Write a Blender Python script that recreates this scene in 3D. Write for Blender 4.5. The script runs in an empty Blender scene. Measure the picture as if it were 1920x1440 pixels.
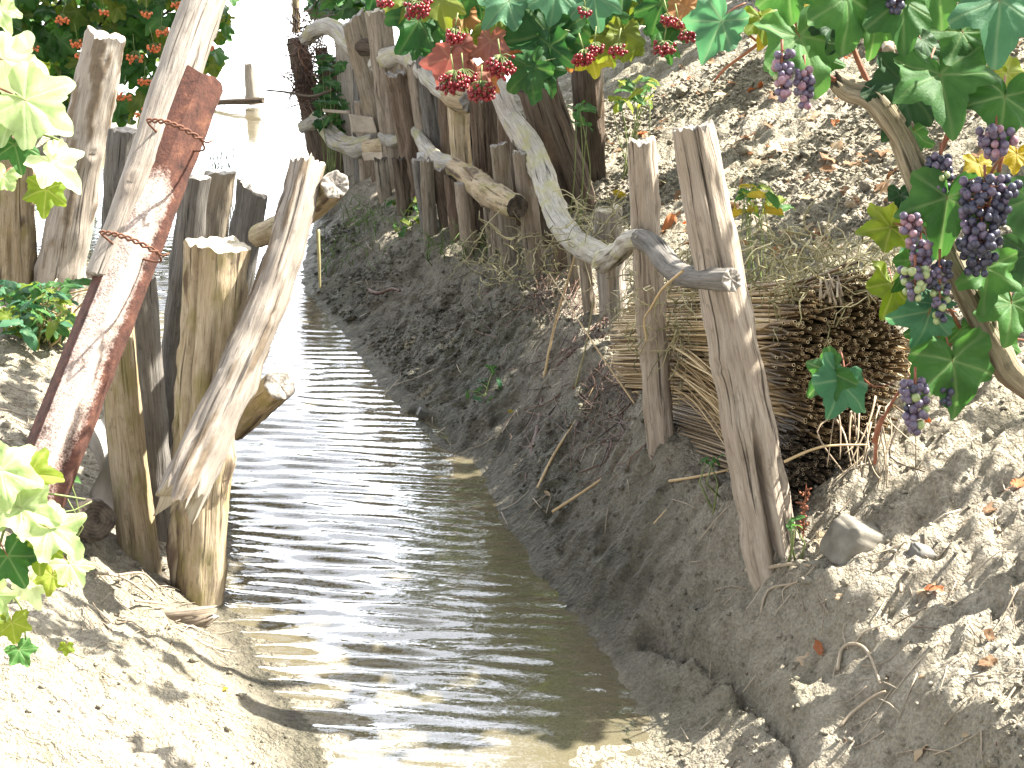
import bpy, math, random
import numpy as np
from mathutils import Vector, Matrix

random.seed(7)
RNG = np.random.default_rng(11)
SC = bpy.context.scene
COL = SC.collection

# ------------------------------------------------------------------ camera, sky, sun, exposure
PITCH = math.radians(17.9)
CAM_Z = 1.5
FPX = 3000.0                       # focal length in pixels of a 1920 wide frame
cam_data = bpy.data.cameras.new('camera')
cam_data.sensor_width = 36.0
cam_data.lens = 36.0 * FPX / 1920.0
cam_data.clip_start = 0.05
cam_data.clip_end = 900.0
cam = bpy.data.objects.new('camera', cam_data)
cam.location = (0, 0, CAM_Z)
cam.rotation_euler = (math.radians(90) - PITCH, 0, 0)
COL.objects.link(cam)
SC.camera = cam

SUN_EL = math.radians(50)
SUN_AZ = math.radians(72)          # clockwise from +Y (the view direction): sun to the right and a little ahead
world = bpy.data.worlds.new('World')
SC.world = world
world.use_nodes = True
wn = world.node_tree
sky = wn.nodes.new('ShaderNodeTexSky')
sky.sky_type = 'NISHITA'
sky.sun_disc = False
sky.sun_elevation = SUN_EL
sky.sun_rotation = SUN_AZ
sky.air_density = 1.0
sky.dust_density = 2.5
sky.ozone_density = 0.6
bg = wn.nodes['Background']
bg.inputs['Strength'].default_value = 0.15
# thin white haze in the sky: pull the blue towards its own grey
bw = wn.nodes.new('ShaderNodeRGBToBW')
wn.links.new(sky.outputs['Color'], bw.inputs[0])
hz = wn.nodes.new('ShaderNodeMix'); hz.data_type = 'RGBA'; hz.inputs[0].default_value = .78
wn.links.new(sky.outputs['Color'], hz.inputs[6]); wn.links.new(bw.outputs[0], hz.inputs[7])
# broad clouds added to the unseen sky for silvery reflections in the water
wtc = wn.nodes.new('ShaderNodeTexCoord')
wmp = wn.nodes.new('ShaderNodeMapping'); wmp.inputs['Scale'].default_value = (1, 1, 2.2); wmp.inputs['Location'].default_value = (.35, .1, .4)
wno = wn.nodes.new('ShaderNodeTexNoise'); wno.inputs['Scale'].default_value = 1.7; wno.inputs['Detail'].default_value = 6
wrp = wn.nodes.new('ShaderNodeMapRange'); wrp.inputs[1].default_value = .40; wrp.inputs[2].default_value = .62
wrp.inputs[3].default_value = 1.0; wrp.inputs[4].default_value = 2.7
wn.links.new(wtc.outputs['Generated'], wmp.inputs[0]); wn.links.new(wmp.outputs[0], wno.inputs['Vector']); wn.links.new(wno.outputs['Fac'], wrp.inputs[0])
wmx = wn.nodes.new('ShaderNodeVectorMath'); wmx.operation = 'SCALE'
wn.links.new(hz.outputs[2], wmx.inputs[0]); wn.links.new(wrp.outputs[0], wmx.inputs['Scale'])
# added brightening of the unseen sky ahead, to whiten the water
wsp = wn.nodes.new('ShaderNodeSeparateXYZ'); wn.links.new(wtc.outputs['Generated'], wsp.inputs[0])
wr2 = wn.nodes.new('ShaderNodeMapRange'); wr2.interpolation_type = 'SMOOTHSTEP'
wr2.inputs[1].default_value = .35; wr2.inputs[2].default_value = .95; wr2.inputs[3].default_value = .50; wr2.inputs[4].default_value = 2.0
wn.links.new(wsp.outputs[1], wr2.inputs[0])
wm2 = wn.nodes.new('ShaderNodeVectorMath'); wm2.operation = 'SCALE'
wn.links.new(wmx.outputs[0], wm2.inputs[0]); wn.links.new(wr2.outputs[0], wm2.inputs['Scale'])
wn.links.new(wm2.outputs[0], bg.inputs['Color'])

sun_data = bpy.data.lights.new('sun', 'SUN')
sun_data.energy = 5.0
sun_data.angle = math.radians(0.5)
sun_data.color = (1.0, 0.95, 0.86)
sun = bpy.data.objects.new('sun', sun_data)
SDIR = Vector((math.sin(SUN_AZ) * math.cos(SUN_EL), math.cos(SUN_AZ) * math.cos(SUN_EL), math.sin(SUN_EL)))
sun.rotation_euler = SDIR.to_track_quat('Z', 'Y').to_euler()
sun.location = (6, 3, 8)
COL.objects.link(sun)

SC.view_settings.view_transform = 'Standard'
SC.view_settings.look = 'None'
SC.view_settings.exposure = 2.4
SC.view_settings.gamma = 1.0
SC.cycles.max_bounces = 10
SC.cycles.transparent_max_bounces = 16

# ------------------------------------------------------------------ pixel <-> place
SP, CP = math.sin(PITCH), math.cos(PITCH)
CAMP = Vector((0, 0, CAM_Z))
RIGHT, UP, FWD = Vector((1, 0, 0)), Vector((0, SP, CP)), Vector((0, CP, -SP))


def ray(px, py):
    xc, yc = (px - 960) / FPX, (720 - py) / FPX
    return Vector((xc, CP + yc * SP, -SP + yc * CP))


def at(px, py, Y):
    d = ray(px, py)
    return CAMP + d * (Y / d.y)


def px_size(p):
    """metres per photograph pixel at a point"""
    return max(0.2, (Vector(p) - CAMP).dot(FWD)) / FPX


# ------------------------------------------------------------------ noise
PERM = RNG.permutation(256).astype(np.int64)
PERM = np.concatenate([PERM, PERM, PERM])
GR = RNG.normal(size=(256, 3))
GR /= np.linalg.norm(GR, axis=1)[:, None]


def pn(x, y, z=0.0):
    x, y, z = np.broadcast_arrays(np.asarray(x, float), np.asarray(y, float), np.asarray(z, float))
    xi, yi, zi = np.floor(x).astype(np.int64), np.floor(y).astype(np.int64), np.floor(z).astype(np.int64)
    xf, yf, zf = x - xi, y - yi, z - zi
    u, v, w = [t * t * t * (t * (t * 6 - 15) + 10) for t in (xf, yf, zf)]
    out = 0
    for dx in (0, 1):
        wx = u if dx else 1 - u
        for dy in (0, 1):
            wy = v if dy else 1 - v
            for dz in (0, 1):
                wz = w if dz else 1 - w
                h = PERM[(PERM[(PERM[(xi + dx) & 255] + yi + dy) & 255] + zi + dz) & 255]
                g = GR[h]
                out = out + wx * wy * wz * (g[..., 0] * (xf - dx) + g[..., 1] * (yf - dy) + g[..., 2] * (zf - dz))
    return out * 1.5


def fbm(x, y, z=0.0, o=3):
    s, a, f = 0, 1.0, 1.0
    for _ in range(o):
        s = s + a * pn(x * f, y * f, z * f + 7.3 * _)
        a *= .5
        f *= 2.03
    return s


# ------------------------------------------------------------------ object helpers
def tag(o, label=None, cat=None, group=None, kind=None):
    if label: o['label'] = label
    if cat: o['category'] = cat
    if group: o['group'] = group
    if kind: o['kind'] = kind
    return o


def link_mesh(name, verts, faces, mats, parent=None, origin=None, smooth=True, attrs=None, fmat=None):
    """verts (n,3) world, faces = list of lists OR numpy arrays of quads/tris; one mesh object"""
    v = np.asarray(verts, dtype=np.float32).reshape(-1, 3)
    o3 = np.zeros(3, np.float32) if origin is None else np.asarray(origin, np.float32)
    v = v - o3
    me = bpy.data.meshes.new(name)
    if isinstance(faces, np.ndarray):
        n, k = faces.shape
        me.vertices.add(len(v)); me.vertices.foreach_set('co', v.ravel())
        me.loops.add(n * k); me.loops.foreach_set('vertex_index', faces.ravel().astype(np.int32))
        me.polygons.add(n); me.polygons.foreach_set('loop_start', np.arange(0, n * k, k, dtype=np.int32))
        me.update(calc_edges=True)
    else:
        me.from_pydata([tuple(map(float, a)) for a in v], [], faces)
    for m in (mats if isinstance(mats, (list, tuple)) else [mats]):
        me.materials.append(m)
    if fmat is not None:
        me.polygons.foreach_set('material_index', np.asarray(fmat, np.int32))
    if smooth:
        me.polygons.foreach_set('use_smooth', np.ones(len(me.polygons), bool))
    for an, (typ, dat) in (attrs or {}).items():
        a = me.attributes.new(an, typ, 'POINT')
        a.data.foreach_set('vector' if typ == 'FLOAT_VECTOR' else 'value', np.asarray(dat, np.float32).ravel())
    me.update()
    o = bpy.data.objects.new(name, me)
    COL.objects.link(o)
    if parent is not None:
        o.parent = parent
        pl = Vector(parent.location)
        o.location = Vector(o3.tolist()) - pl
    else:
        o.location = o3.tolist()
    return o


def empty(name, loc):
    o = bpy.data.objects.new(name, None)
    o.location = loc
    o.empty_display_size = .05
    COL.objects.link(o)
    return o


class Bag:
    """collects verts/faces of several shapes into one mesh"""
    def __init__(s):
        s.v, s.f, s.m, s.a, s.n = [], [], [], [], 0

    def add(s, v, f, m=0, a=0.0):
        v = np.asarray(v, float).reshape(-1, 3)
        s.v.append(v)
        for q in f:
            s.f.append([int(i) + s.n for i in q])
            s.m.append(m)
        s.a.append(np.full(len(v), a) if np.isscalar(a) else np.asarray(a, float))
        s.n += len(v)

    def build(s, name, mats, parent=None, origin=None, smooth=True):
        return link_mesh(name, np.concatenate(s.v), s.f, mats, parent, origin, smooth,
                         {'var': ('FLOAT', np.concatenate(s.a))}, s.m)


def spline(pts, rad, step):
    P = np.asarray([tuple(p) for p in pts], float)
    R = np.asarray(rad, float)
    if len(R) != len(P):
        R = np.interp(np.linspace(0, 1, len(P)), np.linspace(0, 1, len(R)), R)
    out, ro = [], []
    n = len(P)
    for i in range(n - 1):
        p0, p1, p2, p3 = P[max(i - 1, 0)], P[i], P[i + 1], P[min(i + 2, n - 1)]
        k = max(1, int(np.linalg.norm(p2 - p1) / step))
        for j in range(k):
            t = j / k
            out.append(.5 * ((2 * p1) + (-p0 + p2) * t + (2 * p0 - 5 * p1 + 4 * p2 - p3) * t * t + (-p0 + 3 * p1 - 3 * p2 + p3) * t ** 3))
            ro.append(R[i] * (1 - t) + R[i + 1] * t)
    out.append(P[-1]); ro.append(R[-1])
    return np.array(out), np.array(ro)


def frames(P):
    T = np.gradient(P, axis=0)
    T /= np.linalg.norm(T, axis=1)[:, None] + 1e-12
    t0 = T[0]
    ref = np.array([1., 0, 0]) if abs(t0[0]) < .8 else np.array([0, 1., 0])
    n = ref - t0 * ref.dot(t0); n /= np.linalg.norm(n)
    N = [n]
    for i in range(1, len(P)):
        n = N[-1] - T[i] * N[-1].dot(T[i])
        n /= np.linalg.norm(n) + 1e-12
        N.append(n)
    N = np.array(N)
    return T, N, np.cross(T, N)


def tube_vf(pts, rad, segs=6, step=.02, cap=True):
    P, R = spline(pts, rad, step)
    T, N, B = frames(P)
    th = np.linspace(0, 2 * np.pi, segs, endpoint=False)
    V = P[:, None] + R[:, None, None] * (np.cos(th)[None, :, None] * N[:, None] + np.sin(th)[None, :, None] * B[:, None])
    F = []
    for i in range(len(P) - 1):
        for j in range(segs):
            k = (j + 1) % segs
            F.append([i * segs + j, i * segs + k, (i + 1) * segs + k, (i + 1) * segs + j])
    V = V.reshape(-1, 3)
    if cap:
        F.append(list(range(segs))[::-1])
        F.append([(len(P) - 1) * segs + j for j in range(segs)])
    return V, F


# ------------------------------------------------------------------ material helpers
def newmat(name):
    m = bpy.data.materials.new(name)
    m.use_nodes = True
    nt = m.node_tree
    for n in list(nt.nodes): nt.nodes.remove(n)
    out = nt.nodes.new('ShaderNodeOutputMaterial')
    return m, nt, out


def nd(nt, typ, **kw):
    n = nt.nodes.new(typ)
    for k, v in kw.items():
        if k in n.inputs: n.inputs[k].default_value = v
        else: setattr(n, k, v)
    return n


def ramp(nt, fac, stops):
    r = nt.nodes.new('ShaderNodeValToRGB')
    e = r.color_ramp.elements
    while len(e) < len(stops): e.new(.5)
    for i, (p, c) in enumerate(stops):
        e[i].position = p
        e[i].color = (c, c, c, 1) if isinstance(c, (int, float)) else (*c, 1)
    nt.links.new(fac, r.inputs[0])
    return r.outputs[0]


def mix(nt, fac, a, b, mode='MIX'):
    m = nt.nodes.new('ShaderNodeMix')
    m.data_type = 'RGBA'
    m.blend_type = mode
    for i, val in ((0, fac), (6, a), (7, b)):
        sock = m.inputs[i]
        if isinstance(val, bpy.types.NodeSocket): nt.links.new(val, sock)
        elif isinstance(val, (int, float)): sock.default_value = val if i == 0 else (val, val, val, 1)
        else: sock.default_value = (*val, 1)
    return m.outputs[2]


def noise_tex(nt, vec, scale, detail=4, rough=.55, mapscale=None, dist=0.0):
    if mapscale is not None:
        mp = nt.nodes.new('ShaderNodeMapping')
        mp.inputs['Scale'].default_value = mapscale
        nt.links.new(vec, mp.inputs[0])
        vec = mp.outputs[0]
    n = nd(nt, 'ShaderNodeTexNoise', Scale=scale, Detail=detail, Roughness=rough, Distortion=dist)
    nt.links.new(vec, n.inputs['Vector'])
    return n.outputs['Fac']


def math_node(nt, op, a, b=None, c=None, clamp=False):
    m = nt.nodes.new('ShaderNodeMath'); m.operation = op; m.use_clamp = clamp
    for i, v in enumerate((a, b, c)):
        if v is None: continue
        if isinstance(v, bpy.types.NodeSocket): nt.links.new(v, m.inputs[i])
        else: m.inputs[i].default_value = v
    return m.outputs[0]


def principled(nt, out, color, rough=.8, bump=None, bstr=.4, bdist=.01, spec=.3):
    p = nt.nodes.new('ShaderNodeBsdfPrincipled')
    for k, v in (('Base Color', color), ('Roughness', rough), ('Specular IOR Level', spec)):
        s = p.inputs[k]
        if isinstance(v, bpy.types.NodeSocket): nt.links.new(v, s)
        elif isinstance(v, (int, float)): s.default_value = v
        else: s.default_value = (*v, 1)
    if bump is not None:
        b = nd(nt, 'ShaderNodeBump', Strength=bstr, Distance=bdist)
        nt.links.new(bump, b.inputs['Height'])
        nt.links.new(b.outputs[0], p.inputs['Normal'])
    nt.links.new(p.outputs[0], out.inputs[0])
    return p


def attr(nt, name, fac=True):
    a = nt.nodes.new('ShaderNodeAttribute')
    a.attribute_name = name
    return a.outputs['Fac'] if fac else a.outputs['Vector']


def wood_mat(name, dark, mid, light, bark=(.12, .085, .06), moss=None, stain=(.25, .17, .09), stain_amt=.35):
    m, nt, out = newmat(name)
    v = attr(nt, 'tco', False)
    info = nt.nodes.new('ShaderNodeObjectInfo')
    off = nt.nodes.new('ShaderNodeVectorMath'); off.operation = 'ADD'
    cmb = nt.nodes.new('ShaderNodeCombineXYZ')
    nt.links.new(math_node(nt, 'MULTIPLY', info.outputs['Random'], 37.0), cmb.inputs[2])
    nt.links.new(v, off.inputs[0]); nt.links.new(cmb.outputs[0], off.inputs[1])
    v = off.outputs[0]
    fine = noise_tex(nt, v, 300, 6, .7, (1, 1, .045))
    med = noise_tex(nt, v, 85, 5, .65, (1, 1, .10), .6)
    big = noise_tex(nt, v, 14, 4, .6, (1, 1, .35))
    spots = noise_tex(nt, v, 75, 5, .65, (1, 1, .45))
    c = ramp(nt, math_node(nt, 'ADD', math_node(nt, 'MULTIPLY', fine, .55), math_node(nt, 'MULTIPLY', med, .5)),
             [(.36, dark), (.5, mid), (.68, light)])
    c = mix(nt, ramp(nt, big, [(.40, 0.0), (.66, stain_amt)]), c, stain)
    c = mix(nt, ramp(nt, spots, [(.56, 0.0), (.72, .55)]), c, tuple(a * .6 for a in dark))
    crack = ramp(nt, noise_tex(nt, v, 120, 3, .55, (1, 1, .03), .3), [(.31, .85), (.38, 0.0)])
    c = mix(nt, crack, c, tuple(a * .3 for a in dark))
    bk = mix(nt, noise_tex(nt, v, 70, 4, .6), tuple(a * .55 for a in bark), tuple(a * 1.35 for a in bark))
    c = mix(nt, attr(nt, 'bark'), c, bk)
    if moss:
        mm = ramp(nt, noise_tex(nt, v, 22, 4, .6, (1, 1, .5)), [(.5, 0.0), (.66, .7)])
        c = mix(nt, mm, c, moss)
    tint = math_node(nt, 'MULTIPLY_ADD', info.outputs['Random'], .35, .82)
    c = mix(nt, 1.0, c, tint, 'MULTIPLY')
    h = math_node(nt, 'ADD', math_node(nt, 'MULTIPLY', fine, .5), math_node(nt, 'SUBTRACT', math_node(nt, 'MULTIPLY', med, .8), crack))
    principled(nt, out, c, .88, h, .9, .006, .15)
    return m


def endgrain_mat(name, dark, light):
    m, nt, out = newmat(name)
    v = attr(nt, 'tco', False)
    sep = nt.nodes.new('ShaderNodeSeparateXYZ'); nt.links.new(v, sep.inputs[0])
    ln = nt.nodes.new('ShaderNodeVectorMath'); ln.operation = 'LENGTH'
    cmb = nt.nodes.new('ShaderNodeCombineXYZ')
    nt.links.new(sep.outputs[0], cmb.inputs[0]); nt.links.new(sep.outputs[1], cmb.inputs[1])
    nt.links.new(cmb.outputs[0], ln.inputs[0])
    n = noise_tex(nt, v, 40, 4, .6)
    r = math_node(nt, 'MULTIPLY_ADD', n, .006, ln.outputs['Value'])
    s = math_node(nt, 'SINE', math_node(nt, 'MULTIPLY', r, 900.0))
    k = math_node(nt, 'ADD', math_node(nt, 'MULTIPLY', s, .05), n)
    c = ramp(nt, k, [(.35, dark), (.65, light)])
    principled(nt, out, c, .85, k, .5, .004, .2)
    return m


def plain_mat(name, a, b, scale=60, rough=.8, bump=.4, coord='Object', spec=.3, bdist=.005):
    m, nt, out = newmat(name)
    tc = nt.nodes.new('ShaderNodeTexCoord')
    n = noise_tex(nt, tc.outputs[coord], scale, 5, .6)
    n2 = noise_tex(nt, tc.outputs[coord], scale * .17, 3, .6)
    c = ramp(nt, math_node(nt, 'ADD', math_node(nt, 'MULTIPLY', n, .6), math_node(nt, 'MULTIPLY', n2, .5)), [(.4, a), (.7, b)])
    principled(nt, out, c, rough, n, bump, bdist, spec)
    return m
# ------------------------------------------------------------------ ground and water
XR = np.array([(0, .95), (1.2, .62), (1.8, .46), (2.3, .16), (2.46, .20), (2.60, .25), (2.70, .25), (2.79, .22), (3.045, .168), (3.26, .047), (3.56, 0), (3.92, -.084), (4.395, -.31),
               (5.1, -.55), (5.78, -.79), (7.2, -.9), (7.8, -.97), (8.3, -.9), (9, -.6), (12, 0), (20, 2), (60, 20), (400, 160)])
XL = np.array([(0, -.2), (1.8, -.28), (2.4, -.31), (2.587, -.36), (2.766, -.453), (2.97, -.548), (3.12, -.60), (3.6, -.70), (4.2, -.86), (5.0, -1.15),
               (5.4, -1.5), (5.7, -2.4), (6.0, -5.5), (8.0, -5.5), (8.5, -2.5), (8.9, -2.0), (10.2, -2.2), (11.2, -3.2), (12.5, -9), (60, -70), (400, -300)])
XF = np.array([(0, 1.2, .32), (1.5, .86, .32), (2.4, .60, .30), (2.77, .48, .30), (3.3, .33, .30), (4.0, .20, .30), (4.9, .06, .30), (5.6, -.2, .28),
               (6.4, -.5, .22), (7.2, -.78, .12), (7.8, -.9, .06), (8.3, -.8, .05), (9, -.45, .08), (12, .3, .1), (20, 2.4, .1), (60, 21, .2), (400, 162, .2)])


def H0(x, y):
    """ground height without small relief"""
    x, y = np.broadcast_arrays(np.asarray(x, float), np.asarray(y, float))
    xr = np.interp(y, XR[:, 0], XR[:, 1]) + .022 * pn(y * 3.1, .5, .2) + .016 * pn(y * 11, .5, 3.2)
    xl = np.interp(y, XL[:, 0], XL[:, 1]) + .03 * pn(y * 3.3, 4.5, .2) + .018 * pn(y * 10, 2.5, 3.2)
    xf = np.interp(y, XF[:, 0], XF[:, 1])
    zf = np.interp(y, XF[:, 0], XF[:, 2])
    depth = np.interp(y, [0, 1.6, 2.3, 2.56, 2.72, 2.95, 3.4, 5, 7, 12], [-.02, .004, .010, .012, .014, .022, .055, .11, .3, .8])
    w = np.minimum(x - xl, xr - x)
    depth = depth + .011 * pn(x * 4.5, y * 6.5, 2.7) * (y < 3.2)
    bed = -depth * (1 - np.exp(-np.maximum(w, 0) / .18))
    t = np.clip((x - xr) / np.maximum(xf - xr, .05), 0, 1)
    bank = zf * t ** np.interp(y, [2.2, 2.6, 3.1], [1.9, 1.7, 1.15])
    d = np.maximum(x - xf, 0)
    hill = 2.6 * (1 - np.exp(-.50 * d / 2.6))
    dl = np.maximum(xl - x, 0)
    left = np.interp(y, [0, 2, 4.5, 5.2, 8, 9, 60], [.42, .40, .38, .26, .2, .3, .5]) * (1 - np.exp(-(dl / np.interp(y, [2.4, 3.4], [.62, .48])) ** np.interp(y, [2.4, 3.4], [1.45, 1.2])))
    return np.where(x > xr, bank + hill, np.where(x < xl, left, bed))


def gnd(px, py):
    d = ray(px, py)
    t = np.linspace(1.5, 26, 6000) / d.y
    X, Y, Z = d.x * t, d.y * t, CAM_Z + d.z * t
    k = np.argmax(Z < H0(X, Y))
    if not (Z < H0(X, Y)).any(): k = 2000
    return Vector((X[k], Y[k], Z[k]))


CREV = [[gnd(a, b).to_2d() for a, b in L] for L in (
    [(1215, 1195), (1290, 1240), (1370, 1240), (1400, 1290), (1425, 1340), (1455, 1370)],
    [(1395, 1290), (1440, 1330), (1480, 1400), (1500, 1450)],
    [(770, 780), (810, 790), (850, 830)])]


def seg_dist(X, Y, L):
    D = np.full(X.shape, 9.0)
    for a, b in zip(L[:-1], L[1:]):
        ab = b - a
        t = np.clip(((X - a.x) * ab.x + (Y - a.y) * ab.y) / ab.length_squared, 0, 1)
        D = np.minimum(D, np.hypot(X - a.x - t * ab.x, Y - a.y - t * ab.y))
    return D


def relief(x, y, z):
    xf = np.interp(y, XF[:, 0], XF[:, 1])
    dry = np.clip(z / .06, 0.14, 1)
    s = .030 * fbm(x * 2.6, y * 2.6, 3.1, 3)
    s = s + .017 * fbm(x * 11, y * 11, 1.7, 3)
    rid = 1 - np.abs(pn(x * 17, y * 17, 5.2)) * 2
    s = s + .008 * rid
    s = s + .010 * fbm(x * 36, y * 36, 9.4, 2)
    pits = np.maximum(0, pn(x * 20, y * 24, 12.2) - .12)
    s = s - .022 * pits * (x > np.interp(y, XR[:, 0], XR[:, 1]) + .06)
    lump = np.maximum(0, pn(x * 27, y * 27, 2.2) - .02) + .7 * np.maximum(0, pn(x * 44, y * 44, 7.2))
    s = s + .022 * lump * np.clip((x - xf + .2) * 3, .2, 1) * np.interp(y, [3.2, 4.5], [1, .55])
    sh = .045 * np.exp(-((z - .30) / .05) ** 2) * pn(x * 4, y * 4, 8.1) * (x > xf - .4)
    # furrows left by rain running down the slope
    fur = .016 * pn((y - .35 * x) * 9, x * 1.6, 4.4) * np.clip((x - xf) * 2, 0, 1)
    return (s + fur + sh) * dry


def Hfull(x, y):
    z = H0(x, y)
    z = z + relief(x, y, np.maximum(z, 0))
    return z


def ggrid(xs, ys, fn):
    X, Y = np.meshgrid(xs, ys)
    Z = fn(X, Y)
    V = np.stack([X, Y, Z], -1).reshape(-1, 3)
    ny, nx = X.shape
    i = np.arange(ny - 1)[:, None] * nx + np.arange(nx - 1)[None]
    F = np.stack([i, i + 1, i + nx + 1, i + nx], -1).reshape(-1, 4)
    return V, F


def grow(a, b, first, ratio):
    out, s = [a], first
    while out[-1] < b:
        out.append(out[-1] + s); s *= ratio
    return out[1:]


xs = np.concatenate([-np.array(grow(1.6, 300, .03, 1.22))[::-1], np.arange(-1.6, 2.3, .0105), grow(2.3, 300, .02, 1.15)])
ys = np.concatenate([-np.array(grow(-1.3, 30, .08, 1.3))[::-1], np.arange(1.3, 4.6, .010), np.array(grow(4.6, 11, .0105, 1.009)), ])
ys = np.concatenate([ys, grow(ys[-1], 400, .12, 1.12)])


def Hground(X, Y):
    Z = Hfull(X, Y)
    wob = .012 * pn(X * 14, Y * 14, 6.6)
    for L in CREV:
        D = seg_dist(X, Y, L) + wob
        Z = Z - .035 * np.exp(-(D / .010) ** 2) + .010 * np.exp(-((D - .04) / .025) ** 2)
    return Z


def ground_mat():
    m, nt, out = newmat('soil')
    geo = nt.nodes.new('ShaderNodeNewGeometry')
    pos = geo.outputs['Position']
    sep = nt.nodes.new('ShaderNodeSeparateXYZ'); nt.links.new(pos, sep.inputs[0])
    n1 = noise_tex(nt, pos, 2.2, 5, .6)
    n2 = noise_tex(nt, pos, 30, 6, .68)
    n3 = noise_tex(nt, pos, 160, 5, .7)
    vor = nd(nt, 'ShaderNodeTexVoronoi', Scale=75.0); nt.links.new(pos, vor.inputs['Vector'])
    vor2 = nd(nt, 'ShaderNodeTexVoronoi', Scale=210.0); nt.links.new(pos, vor2.inputs['Vector'])
    dry = ramp(nt, n2, [(.3, (.27, .228, .165)), (.5, (.43, .38, .295)), (.72, (.54, .49, .395))])
    dry = mix(nt, ramp(nt, n1, [(.4, 0.0), (.65, .5)]), dry, (.30, .275, .18))
    wet = ramp(nt, n2, [(.3, (.066, .057, .038)), (.55, (.138, .122, .084)), (.75, (.22, .197, .142))])
    wet = mix(nt, ramp(nt, n1, [(.45, 0.0), (.7, .4)]), wet, (.085, .095, .055))
    bed = ramp(nt, n1, [(.35, (.17, .13, .075)), (.6, (.33, .265, .165))])
    wk = math_node(nt, 'MULTIPLY_ADD', n1, .7, math_node(nt, 'MULTIPLY_ADD', n2, .35, math_node(nt, 'SUBTRACT', attr(nt, 'wet'), .52)))
    wetf = ramp(nt, wk, [(.1, 0.0), (.8, 1.0)])
    c = mix(nt, wetf, dry, wet)
    c = mix(nt, ramp(nt, math_node(nt, 'MULTIPLY_ADD', sep.outputs[2], 10.0, .5), [(.2, 1.0), (.44, 0.0)]), c, bed)
    pit = ramp(nt, noise_tex(nt, pos, 14, 5, .62), [(.32, .45), (.5, 1.0), (.7, 1.12)])
    c = mix(nt, math_node(nt, 'MULTIPLY', wetf, .9), c, mix(nt, 1.0, c, pit, 'MULTIPLY'))
    grit = ramp(nt, n3, [(.33, .55), (.6, 1.1)])
    c = mix(nt, .8, c, grit, 'MULTIPLY')
    h = math_node(nt, 'ADD', math_node(nt, 'MULTIPLY', n2, 1.0), math_node(nt, 'MULTIPLY', n3, .45))
    h = math_node(nt, 'SUBTRACT', h, math_node(nt, 'MULTIPLY', vor.outputs['Distance'], .55))
    h = math_node(nt, 'SUBTRACT', h, math_node(nt, 'MULTIPLY', vor2.outputs['Distance'], .25))
    rough = ramp(nt, wetf, [(0.0, .95), (1.0, .62)])
    principled(nt, out, c, rough, h, 1.0, .03, .25)
    return m


def wetness(x, y):
    xr = np.interp(y, XR[:, 0], XR[:, 1]); xl = np.interp(y, XL[:, 0], XL[:, 1]); xf = np.interp(y, XF[:, 0], XF[:, 1])
    t = (x - xr) / np.maximum(xf - xr, .05)
    near = np.clip((y - 2.3) / .8, .25, 1)
    wr = np.clip(1.02 - .66 * np.clip(t, 0, 1) - 1.6 * np.clip(t - 1, 0, 9) * (xf - xr) / .25, 0, 1) * near
    wl = np.clip(1 - (xl - x) / .16, 0, 1)
    return np.where(x > xr, wr, np.where(x < xl, wl, np.clip((y - 2.4) / .9, .12, 1)))


GV, GF = ggrid(xs, ys, Hground)
ground = link_mesh('ground', GV, GF, ground_mat(), attrs={'wet': ('FLOAT', wetness(GV[:, 0], GV[:, 1]))})
tag(ground, 'crumbly pale soil and damp mud banks of the channel', None, None, 'structure')


def zg(x, y):
    return float(Hfull(np.array([x]), np.array([y]))[0])


# water -----------------------------------------------------------
WAVES = []
for _ in range(34):
    lam = random.uniform(.046, .078) if _ < 22 else random.uniform(.02, .035)
    ang = math.radians(90 + random.gauss(-5, 7 if _ < 22 else 18))
    amp = (.00062 if _ < 22 else .00024) * random.uniform(.5, 1.2)
    WAVES.append((2 * math.pi / lam * math.cos(ang), 2 * math.pi / lam * math.sin(ang), random.uniform(0, 6.28), amp))


def Hwater(X, Y):
    wx = X + .05 * pn(X * 1.3, Y * 1.3, 3.3)
    wy = Y + .06 * pn(X * 1.1, Y * 1.1, 1.3)
    Z = sum(a * np.sin(kx * wx + ky * wy + p) for kx, ky, p, a in WAVES)
    xr = np.interp(Y, XR[:, 0], XR[:, 1])
    calm = np.clip((xr - X) / .55, .25, 1)          # sheltered under the right bank
    far = np.clip((7.6 - Y) / 1.5, 0, 1) * np.clip((X + 2.1) / .5, 0, 1)
    shallow = np.clip((Y - 2.35) / .5, .15, 1)
    return Z * calm * far * shallow * 1.35


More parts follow.
